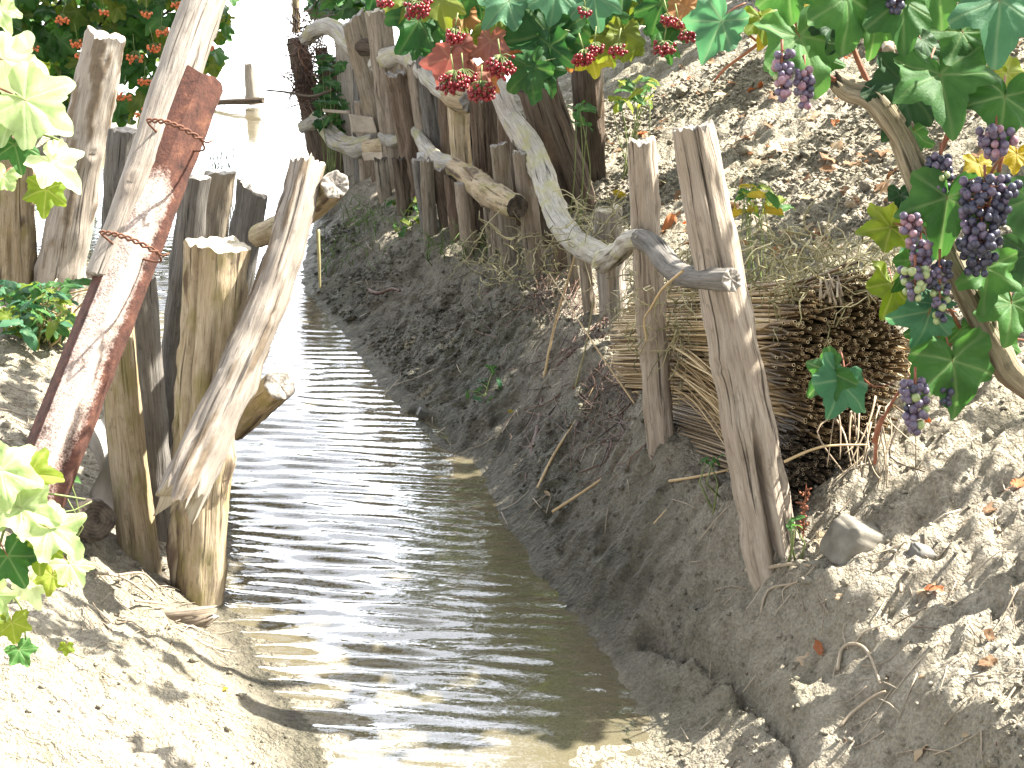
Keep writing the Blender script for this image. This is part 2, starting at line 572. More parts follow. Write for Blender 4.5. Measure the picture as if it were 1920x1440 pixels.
def water_mat():
    m, nt, out = newmat('shallow_water')
    geo = nt.nodes.new('ShaderNodeNewGeometry'); pos = geo.outputs['Position']
    n = noise_tex(nt, pos, 9, 4, .6, (1, 1.8, 1))
    n2 = noise_tex(nt, pos, 60, 3, .6, (1, 1.6, 1))
    b = nd(nt, 'ShaderNodeBump', Strength=.14, Distance=.010)
    nt.links.new(math_node(nt, 'MULTIPLY_ADD', n2, .12, n), b.inputs['Height'])
    fr = nd(nt, 'ShaderNodeFresnel', IOR=1.8); nt.links.new(b.outputs[0], fr.inputs['Normal'])
    tr = nd(nt, 'ShaderNodeBsdfTransparent', Color=(.86, .86, .74, 1))
    df = nd(nt, 'ShaderNodeBsdfDiffuse', Color=(.27, .235, .15, 1))
    gl = nd(nt, 'ShaderNodeBsdfGlossy', Color=(1, 1, 1, 1), Roughness=.04); nt.links.new(b.outputs[0], gl.inputs['Normal'])
    m1 = nt.nodes.new('ShaderNodeMixShader'); m1.inputs[0].default_value = .36
    nt.links.new(tr.outputs[0], m1.inputs[1]); nt.links.new(df.outputs[0], m1.inputs[2])
    m2 = nt.nodes.new('ShaderNodeMixShader')
    nt.links.new(fr.outputs[0], m2.inputs[0]); nt.links.new(m1.outputs[0], m2.inputs[1]); nt.links.new(gl.outputs[0], m2.inputs[2])
    nt.links.new(m2.outputs[0], out.inputs[0])
    return m


wxs = np.concatenate([-np.array(grow(2.2, 300, .03, 1.25))[::-1], np.arange(-2.2, .75, .013), grow(.75, 200, .05, 1.4)])
wys = np.concatenate([np.arange(1.2, 6.0, .0095), grow(6.0, 400, .0105, 1.02)])
WV, WF = ggrid(wxs, wys, Hwater)
water = link_mesh('water', WV, WF, water_mat())
tag(water, 'shallow rippled water reflecting a bright sky', None, None, 'structure')
# ------------------------------------------------------------------ timber
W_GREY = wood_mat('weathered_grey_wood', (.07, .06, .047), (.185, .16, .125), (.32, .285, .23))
W_PALE = wood_mat('pale_bleached_wood', (.18, .15, .125), (.33, .29, .245), (.46, .42, .365), stain=(.25, .19, .14), bark=(.20, .155, .11))
W_BROWN = wood_mat('brown_weathered_wood', (.10, .08, .06), (.225, .185, .14), (.35, .30, .24), stain=(.18, .13, .085))
W_WARM = wood_mat('warm_peeled_wood', (.15, .11, .07), (.33, .265, .18), (.47, .40, .29), stain=(.30, .20, .09), moss=(.22, .19, .07))
W_TALL = wood_mat('grey_tan_cracked_wood', (.12, .095, .072), (.29, .24, .19), (.43, .375, .305), stain=(.22, .16, .11))
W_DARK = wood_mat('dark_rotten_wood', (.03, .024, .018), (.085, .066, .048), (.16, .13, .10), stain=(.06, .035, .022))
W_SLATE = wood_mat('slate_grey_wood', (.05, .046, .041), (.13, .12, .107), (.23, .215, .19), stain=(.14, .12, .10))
W_RAIL = wood_mat('lichen_grey_branch_wood', (.13, .12, .105), (.31, .285, .245), (.47, .45, .40), bark=(.16, .12, .08), moss=(.30, .28, .12), stain=(.20, .165, .12))
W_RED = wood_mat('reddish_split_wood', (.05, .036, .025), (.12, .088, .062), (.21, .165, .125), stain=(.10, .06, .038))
W_VINE = wood_mat('fibrous_vine_bark', (.11, .09, .06), (.27, .225, .155), (.42, .365, .26), bark=(.2, .15, .1), stain=(.22, .19, .10))
END_PALE = endgrain_mat('pale_sawn_end', (.30, .255, .18), (.52, .46, .36))
END_GREY = endgrain_mat('grey_sawn_end', (.13, .115, .10), (.33, .30, .26))
END_DARK = endgrain_mat('dark_rotten_end', (.025, .02, .016), (.09, .072, .055))


def timber(name, pts, rad, wood, end=END_GREY, segs=34, groove=.09, lump=.10, cracks=3, jag=.012, jag0=None, tilt=0.0, tiltdir=0.0,
           seed=0, bark=0.0, knots=2, flat=1.0, ends=(False, True), hollow=0.0, split=None, step=.012, taper_end=None, endname='sawn_end'):
    """one log or post: body mesh with grain relief, cracks, knots, bark flakes; sawn ends are parts"""
    rs = random.Random(seed * 77 + 5)
    P, R = spline(pts, rad, step)
    T, N, B = frames(P)
    n = len(P)
    S = np.concatenate([[0], np.cumsum(np.linalg.norm(np.diff(P, axis=0), axis=1))])
    L = S[-1]
    th = np.linspace(0, 2 * np.pi, segs, endpoint=False)
    TH, SS = np.meshgrid(th, S)
    so = seed * 3.17
    r0 = R[:, None]
    rm = float(np.mean(R))
    m = 1 + lump * pn(np.cos(TH) * .9 + so, np.sin(TH) * .9, SS * 5 / max(.3, rm * 8)) \
          + .6 * lump * pn(np.cos(TH) * 1.5 + so, np.sin(TH) * 1.5 + 4, SS * 14)
    g = pn(np.cos(TH) * 3.6 + so, np.sin(TH) * 3.6, SS * 2.6) + .7 * pn(np.cos(TH) * 7 + so, np.sin(TH) * 7, SS * 5)
    m = m + groove * np.where(g < 0, g * 1.25, g * .5)
    m = m + .02 * pn(np.cos(TH) * 5 + so, np.sin(TH) * 5, SS * 60)
    for _ in range(cracks + 2):
        a0, s0, ln, w = rs.uniform(0, 6.28), rs.uniform(-.1, .8) * L, rs.uniform(.2, .6) * L, rs.uniform(.03, .08)
        aa = a0 + .25 * np.sin(SS * rs.uniform(2, 6)) * .5
        d = np.abs((TH - aa + np.pi) % (2 * np.pi) - np.pi)
        win = np.clip((SS - s0) / .04, 0, 1) * np.clip((s0 + ln - SS) / .05, 0, 1)
        m = m - .30 * np.exp(-(d / w) ** 2) * win
    if split:                      # (angle, s_from, s_to, width, depth): an open split
        a0, s0, s1, w, dep = split
        d = np.abs((TH - a0 + np.pi) % (2 * np.pi) - np.pi)
        k = np.clip((SS - s0) / .05, 0, 1) * np.clip((s1 - SS) / .08, 0, 1)
        m = m - dep * np.exp(-(d / (w * (.4 + .6 * k))) ** 4) * k
    for _ in range(knots):
        a0, s0, w = rs.uniform(0, 6.28), rs.uniform(.1, .9) * L, rs.uniform(.6, 1.0) * rm
        d2 = ((((TH - a0 + np.pi) % (2 * np.pi) - np.pi) * rm) ** 2 + (SS - s0) ** 2) / (w * w * .35)
        m = m + .20 * np.exp(-d2) - .26 * np.exp(-d2 * 6)
    bk = np.zeros_like(m)
    if bark:
        q = fbm(np.cos(TH) * 1.6 + so, np.sin(TH) * 1.6, SS * 4.5, 3)
        bk = np.clip((q - (.45 - bark)) * 9, 0, 1)
        m = m + bk * .09 * (1 + .6 * pn(np.cos(TH) * 6, np.sin(TH) * 6 + so, SS * 30))
    # rounding towards the ends
    rr = r0 * m
    off = np.zeros_like(m)
    wtop = np.clip((SS - L + .06) / .06, 0, 1)
    if ends[1]:
        j = (pn(np.cos(th) * 2.2 + so, np.sin(th) * 2.2, 3.3) + .8 * pn(np.cos(th) * 6 + so, np.sin(th) * 6, 1.3)) * jag + tilt * rm * np.cos(th - tiltdir)
        off = wtop * j[None]
    if ends[0]:
        wbot = np.clip((.08 - SS) / .08, 0, 1)
        j0 = (pn(np.cos(th) * 2.6 + so, np.sin(th) * 2.6, 8.3) + .8 * pn(np.cos(th) * 7 + so, np.sin(th) * 7, 5.3)) * (jag if jag0 is None else jag0)
        off = off + wbot * j0[None]
    V = P[:, None] + (rr * np.cos(TH) * flat)[..., None] * N[:, None] + (rr * np.sin(TH))[..., None] * B[:, None] + off[..., None] * T[:, None]
    tco = np.stack([np.cos(TH) * R.mean(), np.sin(TH) * R.mean(), SS + 0 * TH], -1)
    i = np.arange(n - 1)[:, None] * segs + np.arange(segs)[None]
    jn = (np.arange(segs) + 1) % segs
    k = np.arange(n - 1)[:, None] * segs + jn[None]
    F = np.stack([i, k, k + segs, i + segs], -1).reshape(-1, 4)
    body = link_mesh(name, V.reshape(-1, 3), F, wood, None, P[0], True,
                     {'tco': ('FLOAT_VECTOR', tco.reshape(-1, 3)), 'bark': ('FLOAT', bk.ravel())})
    for which in (0, 1):
        if not ends[which]: continue
        ring = V[-1] if which else V[0]
        ax = T[-1] if which else -T[0]
        c = ring.mean(0)
        rows, tc = [], []
        fr = [.995, .93, .75, .5, .25, .02]
        for q, f in enumerate(fr):
            dz = (-hollow * rm * (1 - f) ** .6) + .0022 * pn(np.cos(th) * f * 4 + so, np.sin(th) * f * 4, q * .3) * (1 if q else 0) \
                 + (.05 * rm if q in (1, 2) else 0) * (0 if hollow else 1)
            # flatten towards the mean cut plane inside the torn rim
            pt = c + (ring - c) * f + ax * np.asarray(dz)[..., None]
            rows.append(pt)
            tc.append(np.stack([np.cos(th) * R[-1 if which else 0] * f, np.sin(th) * R[-1 if which else 0] * f, np.full(segs, which * 1.0)], -1))
        cv = np.array(rows).reshape(-1, 3)
        nr = len(fr)
        i = np.arange(nr - 1)[:, None] * segs + np.arange(segs)[None]
        k = np.arange(nr - 1)[:, None] * segs + jn[None]
        f4 = np.stack([i, k, k + segs, i + segs], -1).reshape(-1, 4)
        if not which: f4 = f4[:, ::-1].copy()
        link_mesh(endname, cv, f4, end, body, c, True, {'tco': ('FLOAT_VECTOR', np.array(tc).reshape(-1, 3))})
    return body


def sink(b, t, depth=.10):
    """carry the foot of a post on below the ground"""
    ax = (b - t).normalized()
    p = b.copy()
    for _ in range(60):
        if p.z < zg(p.x, p.y) - depth: break
        p = p + ax * .02
    return p


def post(name, base, top, wb, wt, wood, label, dY=0.0, Y=None, bend=0.0, grp=None, cat='post', rb=1.0, **kw):
    b = gnd(*base) if Y is None else at(*base, Y)
    t = at(*top, b.y + dY)
    mid = (b + t) / 2 + RIGHT * bend * px_size(b)
    foot = sink(b, t)
    rbm, rtm = wb * px_size(b) / 2, wt * px_size(t) / 2
    pts = [foot, b, mid, t] if (foot - b).length > .03 else [b, mid, t]
    rad = [rbm * rb, rbm, (rbm + rtm) / 2, rtm] if len(pts) == 4 else [rbm, (rbm + rtm) / 2, rtm]
    o = timber(name, pts, rad, wood, **kw)
    tag(o, label, cat, grp)
    return o


# --- right hand fence: split posts driven into the bank (base px, top px, widths px)
FG = 'split posts of the fence along the right bank'
post('fence_post', (612, 345), (556, 72), 44, 36, W_DARK, 'dark rotten post at the far river end of the fence, wrapped in dead roots', Y=7.55, seed=1, bark=.2, grp=FG, end=END_DARK)
post('fence_post', (645, 348), (602, 92), 28, 24, W_DARK, 'thin dark post just right of the root wrapped end post', Y=7.45, seed=2, grp=FG, end=END_DARK)
post('fence_post', (662, 330), (640, 60), 32, 29, W_PALE, 'slim smooth pale grey post under the highest rail near the far end', Y=7.3, seed=3, grp=FG, groove=.03, cracks=1)
post('fence_post', (736, 330), (662, 34), 44, 46, W_GREY, 'striped grey post with a slanting flat top left of the thickest far post', seed=4, grp=FG, tilt=.5, groove=.14, lump=.14)
post('fence_post', (748, 345), (708, 22), 50, 46, W_BROWN, 'thick brown post standing tallest at the far end behind the upper rail', seed=5, grp=FG, groove=.14, end=END_PALE)
post('fence_post', (738, 330), (713, 150), 26, 26, W_SLATE, 'bluish grey narrow board post under the bent upper rail', Y=6.75, seed=6, grp=FG, flat=.6, cracks=1)
post('fence_post', (790, 410), (742, 138), 36, 40, W_RED, 'reddish brown post with a long torn hollow below the upper rail', Y=6.3, seed=7, grp=FG, split=(4.2, .25, .6, .5, .5), groove=.16, jag=.03)
post('fence_post', (832, 350), (797, 66), 48, 46, W_SLATE, 'wide grey post behind the autumn red leaves', seed=8, grp=FG, groove=.15, cracks=5)
post('fence_post', (808, 452), (800, 300), 27, 26, W_GREY, 'short leaning grey stake below the lower rail, left of the dark gap', seed=9, grp=FG)
post('fence_post', (870, 400), (858, 178), 36, 40, W_WARM, 'tan ridged post under the red berries', seed=10, grp=FG, groove=.16, cracks=5, Y=5.7)
post('fence_post', (912, 400), (898, 185), 34, 36, W_RED, 'dark reddish post between the tan ridged post and the white rail', seed=11, grp=FG, groove=.18, Y=5.6)
post('fence_post', (882, 475), (868, 345), 32, 30, W_BROWN, 'short brown stake below the split lower rail', seed=12, grp=FG, groove=.16)
post('fence_post', (958, 492), (936, 272), 34, 34, W_GREY, 'grey post behind the sawn end of the lower rail', seed=13, grp=FG, groove=.14)
post('fence_post', (1006, 508), (978, 285), 38, 36, W_BROWN, 'brown post just right of the sawn dark log end', seed=14, grp=FG, groove=.14, cracks=4)
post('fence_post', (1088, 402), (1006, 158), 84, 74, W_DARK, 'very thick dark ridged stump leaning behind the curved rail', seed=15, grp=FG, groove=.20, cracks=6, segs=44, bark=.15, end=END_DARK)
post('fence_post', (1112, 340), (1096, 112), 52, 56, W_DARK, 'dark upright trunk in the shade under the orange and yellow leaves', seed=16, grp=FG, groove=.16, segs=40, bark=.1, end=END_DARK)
post('fence_post', (800, 440), (782, 300), 20, 22, W_SLATE, 'thin slate grey stake under the middle of the lower rail', seed=17, grp=FG)
post('fence_post', (838, 430), (822, 318), 26, 26, W_DARK, 'short dark stake in the gap under the lower rail', seed=18, grp=FG)
post('fence_post', (926, 470), (914, 360), 22, 24, W_GREY, 'short grey stake between the split rail and the grey post', seed=19, grp=FG)
post('fence_post', (690, 360), (676, 190), 26, 26, W_BROWN, 'brown post behind the beige tile scrap', Y=7.0, seed=20, grp=FG, groove=.14)
SG = 'short stakes under the near rail'
post('short_stake', (1155, 650), (1147, 488), 34, 42, W_GREY, 'flat grey short stake pointing down under the hooked rail', seed=21, grp=SG, flat=.6, groove=.05, cracks=1, cat='stake')
post('short_stake', (1106, 592), (1096, 482), 24, 23, W_BROWN, 'short brown stake under the rail, left of the flat grey stake', seed=22, grp=SG, cat='stake')
post('short_stake', (1273, 632), (1268, 522), 24, 25, W_GREY, 'longer of two stubby stakes under the rail between the two near posts', seed=23, grp=SG, cat='stake', Y=3.72)
post('short_stake', (1306, 608), (1300, 524), 22, 24, W_WARM, 'shorter of two stubby stakes, beside the thick near post', seed=24, grp=SG, cat='stake', Y=3.70)
post('short_stake', (1143, 470), (1138, 392), 52, 54, W_PALE, 'pale yellowish sawn stump behind the curved rail', seed=25, grp=SG, cat='stump', end=END_PALE, Y=4.2)
post('tall_post', (1240, 838), (1203, 266), 54, 54, W_TALL, 'tall slender brown post between the hooked rail and the reed bundle', dY=-.02, seed=26, grp=FG, groove=.06, cracks=3, knots=4, end=END_GREY, segs=52, lump=.12, split=(4.4, .0, .18, .35, .35), bend=-3)
post('tall_post', (1444, 1012), (1299, 242), 108, 80, W_TALL, 'tall thick cracked post with a split foot in front of the reed bundle', dY=.10, seed=29, grp=FG, groove=.06, cracks=4, knots=3, lump=.10,
     segs=72, split=(4.75, -.2, .36, .16, .75), end=END_GREY, rb=1.05)

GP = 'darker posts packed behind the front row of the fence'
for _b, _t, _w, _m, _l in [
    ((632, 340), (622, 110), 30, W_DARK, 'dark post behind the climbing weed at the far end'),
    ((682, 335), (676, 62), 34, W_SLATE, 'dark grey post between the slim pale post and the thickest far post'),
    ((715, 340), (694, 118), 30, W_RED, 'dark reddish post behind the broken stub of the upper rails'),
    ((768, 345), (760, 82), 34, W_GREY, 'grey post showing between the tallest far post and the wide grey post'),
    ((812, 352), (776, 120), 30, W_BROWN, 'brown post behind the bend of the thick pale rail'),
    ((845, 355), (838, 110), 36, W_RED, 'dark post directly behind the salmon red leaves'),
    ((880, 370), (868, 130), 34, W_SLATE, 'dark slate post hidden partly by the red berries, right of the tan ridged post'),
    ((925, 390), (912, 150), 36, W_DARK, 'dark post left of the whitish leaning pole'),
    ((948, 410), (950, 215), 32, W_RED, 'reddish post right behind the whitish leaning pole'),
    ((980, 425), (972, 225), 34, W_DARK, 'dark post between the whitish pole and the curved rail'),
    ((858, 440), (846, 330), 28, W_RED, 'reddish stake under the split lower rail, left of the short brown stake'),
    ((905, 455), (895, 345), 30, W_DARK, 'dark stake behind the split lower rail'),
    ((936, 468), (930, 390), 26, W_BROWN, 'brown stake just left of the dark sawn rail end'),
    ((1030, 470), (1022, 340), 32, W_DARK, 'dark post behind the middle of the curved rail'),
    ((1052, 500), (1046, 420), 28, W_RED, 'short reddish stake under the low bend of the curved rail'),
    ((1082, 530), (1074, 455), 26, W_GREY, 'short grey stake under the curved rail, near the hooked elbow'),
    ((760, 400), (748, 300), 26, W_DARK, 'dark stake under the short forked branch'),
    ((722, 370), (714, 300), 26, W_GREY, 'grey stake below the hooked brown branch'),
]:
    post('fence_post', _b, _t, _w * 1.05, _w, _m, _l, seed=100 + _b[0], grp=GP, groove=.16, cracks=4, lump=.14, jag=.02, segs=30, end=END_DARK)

# --- rails: crooked branches laid along the fence (px, py, Y, width px)
RG = 'crooked branch rails of the fence'


def rail(pts, wood, label, name='rail_branch', grp=RG, cat='rail', ends=(True, True), **kw):
    P = [at(a, b, y) for a, b, y, w in pts]
    R = [w * px_size(p) / 2 for p, (a, b, y, w) in zip(P, pts)]
    kw.setdefault('jag', .006); kw.setdefault('groove', .05); kw.setdefault('cracks', 1)
    o = timber(name, P, R, wood, ends=ends, **kw)
    tag(o, label, cat, grp)
    return o


rail([(572, 76, 7.35, 26), (588, 58, 7.3, 30), (612, 50, 7.2, 31), (636, 60, 7.1, 33), (654, 84, 7.0, 34), (672, 96, 6.9, 30)], W_RAIL,
     'arched pale branch rail at the far top end of the fence', seed=41, knots=3, lump=.16)
rail([(705, 122, 6.65, 34), (730, 108, 6.55, 40), (757, 102, 6.45, 36), (778, 116, 6.35, 36), (796, 134, 6.2, 36), (815, 160, 6.05, 30), (842, 182, 5.9, 26)], W_RAIL,
     'thick pale branch rail with a sawn dark end behind the red leaves', seed=42, knots=4, lump=.16, end=END_DARK)
rail([(842, 176, 5.7, 40), (860, 186, 5.65, 46), (880, 190, 5.6, 40)], W_WARM, 'yellowish broken log stub under the red berry clusters', seed=43, lump=.2, jag=.02)
rail([(566, 238, 7.4, 22), (584, 232, 7.35, 26), (597, 222, 7.3, 28), (610, 240, 7.2, 30), (630, 262, 7.1, 34), (668, 276, 6.9, 38), (705, 266, 6.75, 34)], W_RAIL,
     'sagging pale branch rail low at the far end, under the beige tile', seed=44, knots=4, lump=.16)
rail([(688, 276, 6.75, 26), (722, 272, 6.65, 26), (744, 284, 6.6, 24), (740, 303, 6.6, 20), (726, 314, 6.6, 16)], W_WARM, 'short hooked brown branch hanging below the sagging rail', seed=45, lump=.16)
rail([(720, 256, 6.6, 26), (738, 266, 6.5, 24), (760, 256, 6.4, 22), (779, 244, 6.3, 18)], W_RAIL, 'short forked pale branch between the sagging rail and the straight rail', seed=46, lump=.2)
rail([(780, 244, 6.28, 20), (793, 268, 6.15, 26), (810, 292, 6.0, 32), (830, 306, 5.85, 36), (856, 312, 5.75, 36)], W_RAIL, 'straight grey branch rail running down to the split lower rail', seed=47, lump=.12, end=END_DARK)
rail([(850, 312, 5.55, 32), (880, 330, 5.4, 40), (905, 352, 5.12, 48), (930, 370, 4.9, 50), (970, 388, 4.66, 42)], W_WARM, 'split yellowish lower rail with a dark sawn end facing the water', seed=48, lump=.18,
     end=END_DARK, segs=44, split=(2.4, .15, .45, .35, .5), bark=.12)
rail([(926, 138, 5.5, 34), (936, 168, 5.4, 38), (948, 200, 5.3, 42), (962, 232, 5.2, 40), (978, 262, 5.1, 36)], W_PALE, 'smooth whitish leaning pole under the green leaves', seed=49, groove=.03, lump=.08)
rail([(962, 226, 5.05, 38), (988, 262, 4.95, 44), (1012, 310, 4.8, 46), (1030, 364, 4.6, 46), (1046, 410, 4.4, 46), (1076, 450, 4.2, 48), (1112, 472, 3.9, 46), (1146, 484, 3.7, 42)], W_RAIL,
     'long curved grey rail bending down in front of the thick dark stump', seed=50, lump=.10, segs=40, knots=5, end=END_DARK)
rail([(1132, 490, 3.66, 44), (1156, 474, 3.5, 42), (1180, 452, 3.34, 40), (1206, 448, 3.2, 34)], W_RAIL, 'short torn branch elbow joining the two near rails', seed=51, lump=.22, jag=.02, groove=.12)
rail([(1200, 446, 3.22, 38), (1226, 462, 3.16, 42), (1248, 490, 3.08, 46), (1272, 512, 3.0, 44), (1310, 522, 2.84, 42), (1372, 524, 2.74, 44)], W_SLATE,
     'bent bluish grey rail ending against the thick cracked post', seed=52, lump=.10, segs=40, knots=3, end=END_GREY)
rail([(668, 92, 6.85, 24), (690, 88, 6.75, 34), (706, 92, 6.7, 28)], W_DARK, 'dark broken branch stub between the two upper rails', seed=53, lump=.2, end=END_DARK)

# --- left group
LG = 'driven posts at the left edge of the channel'
post('left_post', (240, 330), (196, 66), 76, 78, W_PALE, 'sunlit pale barkless post with a flaking bark edge in front of the orange berry bush', Y=4.55, seed=60, bark=.10, grp=LG, segs=44, end=END_PALE, groove=.05) if False else None
post('bark_post', (112, 520), (198, 66), 92, 76, W_PALE, 'tall sunlit pale post with flaking bark in front of the orange berry bush', Y=4.9, bend=-4, seed=60, bark=.13, grp=LG, segs=48, end=END_PALE, groove=.05, cracks=2)
post('old_stump', (20, 500), (22, 285), 92, 78, W_WARM, 'broad tan stump at the left edge behind the vine leaves', Y=4.9, seed=61, grp=LG, segs=44, bark=.08, groove=.12)
post('grey_post', (205, 640), (232, 246), 62, 58, W_SLATE, 'grey post with a notched top behind the leaning pole', Y=4.4, seed=62, grp=LG, groove=.07, lump=.12)
post('split_post', (282, 1075), (366, 330), 58, 56, W_SLATE, 'tall slate grey post, left half of the split pair behind the rusted channel', Y=3.42, seed=63, grp=LG, jag=.004, groove=.05, segs=42, bend=2, cracks=4)
post('split_post', (318, 1010), (414, 322), 54, 58, W_GREY, 'tall slate grey post, right half of the split pair behind the thick light post', Y=3.58, seed=64, grp=LG, jag=.004, groove=.05, segs=42, cracks=4, tilt=.15)
post('cut_stake', (428, 640), (474, 350), 54, 62, W_SLATE, 'short slate grey stake with a steeply slanted top behind the thick light post', Y=3.9, seed=65, grp=LG, jag=.004, groove=.05, segs=42, tilt=.5, tiltdir=3.0, cracks=4)
post('dark_stake', (302, 1050), (262, 520), 64, 60, W_SLATE, 'dark grey stake in the gap between the smooth tan post and the thick light post', Y=3.3, seed=67, grp=LG, groove=.06, segs=40, jag=.006)
post('smooth_post', (268, 1095), (214, 560), 78, 62, W_WARM, 'smooth tan post below the rusted channel', Y=3.16, seed=66, grp=LG, groove=.025, lump=.05, segs=42, cracks=1, knots=1, bend=-4)
post('thick_post', (368, 1140), (408, 458), 98, 122, W_WARM, 'thick light brown post with a flat pale sawn top at the water edge', Y=3.1, dY=.04, seed=68, grp=LG, segs=60, groove=.05, bark=.06,
     end=END_PALE, jag=.010, knots=4, cracks=4, bend=-4, lump=.10)
rail([(340, 935, 2.86, 92), (392, 815, 2.93, 84), (450, 690, 3.0, 76), (505, 560, 3.08, 72), (548, 430, 3.15, 68), (576, 305, 3.22, 64)], W_PALE,
     'knobbly pale grey log leaning across the thick light post', name='leaning_log', grp=None, cat='log', seed=69, jag0=.06, segs=56, groove=.07, bark=.12, jag=.02, knots=7, cracks=4, lump=.12, end=END_PALE)
rail([(487, 442, 3.75, 44), (520, 430, 3.6, 46), (560, 408, 3.45, 50), (602, 372, 3.3, 52), (628, 346, 3.18, 52)], W_WARM, 'short log wedged behind the top of the leaning log, grey end facing out', name='cross_log', grp='short cross logs behind the leaning log', cat='log',
     seed=70, segs=44, bark=.22, groove=.05, lump=.08)
rail([(440, 800, 3.4, 50), (480, 762, 3.3, 56), (505, 738, 3.25, 60), (524, 720, 3.2, 58)], W_WARM, 'short log stub poking out beside the water below the middle of the leaning log', name='cross_log', grp='short cross logs behind the leaning log', cat='log',
     seed=71, segs=44, bark=.22, groove=.05, lump=.08)
rail([(120, 965, 3.15, 74), (150, 968, 3.05, 80), (176, 976, 2.95, 78)], W_DARK, 'dark rotten log end in the hollow under the rusted channel', name='rotten_log', grp=None, cat='log', seed=72, segs=40, end=END_DARK, lump=.14)
# leaning pole tied to the rusted channel
rail([(196, 525, 2.93, 72), (230, 440, 2.98, 76), (282, 300, 3.06, 80), (325, 170, 3.14, 84), (362, 60, 3.2, 80), (408, -70, 3.28, 76)], W_PALE, 'long smooth grey pole wired to the rusted channel and rising out of the picture', name='leaning_pole',
     grp=None, cat='pole', seed=73, segs=48, groove=.03, lump=.05, knots=2, cracks=1)
# wood chunks at the foot
rail([(286, 1172, 2.92, 40), (320, 1168, 2.9, 52), (372, 1160, 2.9, 46), (400, 1150, 2.92, 26)], W_BROWN, 'broken brown chunk of wood at the foot of the thick light post', name='wood_chunk', grp=None, cat='driftwood', seed=74, groove=.25, jag=.03, flat=.7)
# distant pieces in the river
dp = rail([(474, 195, 10.6, 30), (471, 160, 10.6, 24), (466, 119, 10.6, 15)], W_PALE, 'small weathered post standing alone far out in the bright water', name='river_post', grp=None, cat='post', seed=75, bark=.1)
rail([(300, 205, 10.7, 9), (400, 193, 10.55, 10), (455, 190, 10.45, 12), (494, 188, 10.4, 12)], W_DARK, 'thin dark log floating at the foot of the lone river post', name='floating_log', grp=None, cat='log', seed=76, end=END_DARK, segs=16)
rail([(556, 60, 9.6, 16), (554, -20, 9.6, 14)], W_WARM, 'slim pole standing in the water behind the root wrapped end post', name='river_pole', grp=None, cat='pole', seed=77, segs=18)
rail([(196, 214, 8.75, 18), (245, 205, 8.7, 20)], W_PALE, 'short pale log lying on the far left bank under the berry bush', name='short_log', grp=None, cat='log', seed=78, segs=20)
rail([(560, 178, 7.2, 5), (590, 180, 7.15, 6), (625, 168, 7.1, 7)], W_DARK, 'bare forked twig sticking out over the river from the end posts', name='bare_twig', grp='bare twigs at the river end of the fence', cat='twig', seed=79, segs=10, ends=(False, False))
rail([(490, 168, 7.3, 2.5), (530, 172, 7.25, 4), (566, 178, 7.2, 5)], W_DARK, 'thin bare twig tip reaching over the river', name='bare_twig', grp='bare twigs at the river end of the fence', cat='twig', seed=80, segs=8, ends=(False, False))
# ------------------------------------------------------------------ rusted steel channel, wire ties, sheet, scraps
def rust_mat():
    m, nt, out = newmat('rusted_sunlit_steel')
    tc = nt.nodes.new('ShaderNodeTexCoord')
    v = attr(nt, 'tco', False)
    n = noise_tex(nt, tc.outputs['Object'], 40, 6, .65)
    n2 = noise_tex(nt, tc.outputs['Object'], 240, 4, .65)
    n3 = noise_tex(nt, v, 12, 4, .6, (1, 1, .22))
    rust = ramp(nt, n, [(.3, (.038, .019, .015)), (.55, (.10, .042, .029)), (.75, (.19, .085, .05))])
    rust = mix(nt, .6, rust, ramp(nt, n2, [(.3, .5), (.7, 1.25)]), 'MULTIPLY')
    sun_pale = ramp(nt, n2, [(.3, (.36, .275, .225)), (.7, (.52, .45, .40))])  # sunlit white highlight of the front face, put into the colour
    pk = attr(nt, 'sun_pale')
    k = math_node(nt, 'ADD', pk, math_node(nt, 'MULTIPLY_ADD', n3, 1.1, math_node(nt, 'MULTIPLY_ADD', n, .75, -.93)))
    k = math_node(nt, 'MULTIPLY_ADD', n2, .55, math_node(nt, 'SUBTRACT', k, .28))
    pf = ramp(nt, k, [(.36, 0.0), (.72, .92)])
    c = mix(nt, pf, rust, sun_pale)
    principled(nt, out, c, ramp(nt, pf, [(0.0, .9), (1.0, .55)]), math_node(nt, 'ADD', n2, pf), .5, .003, .3)
    return m


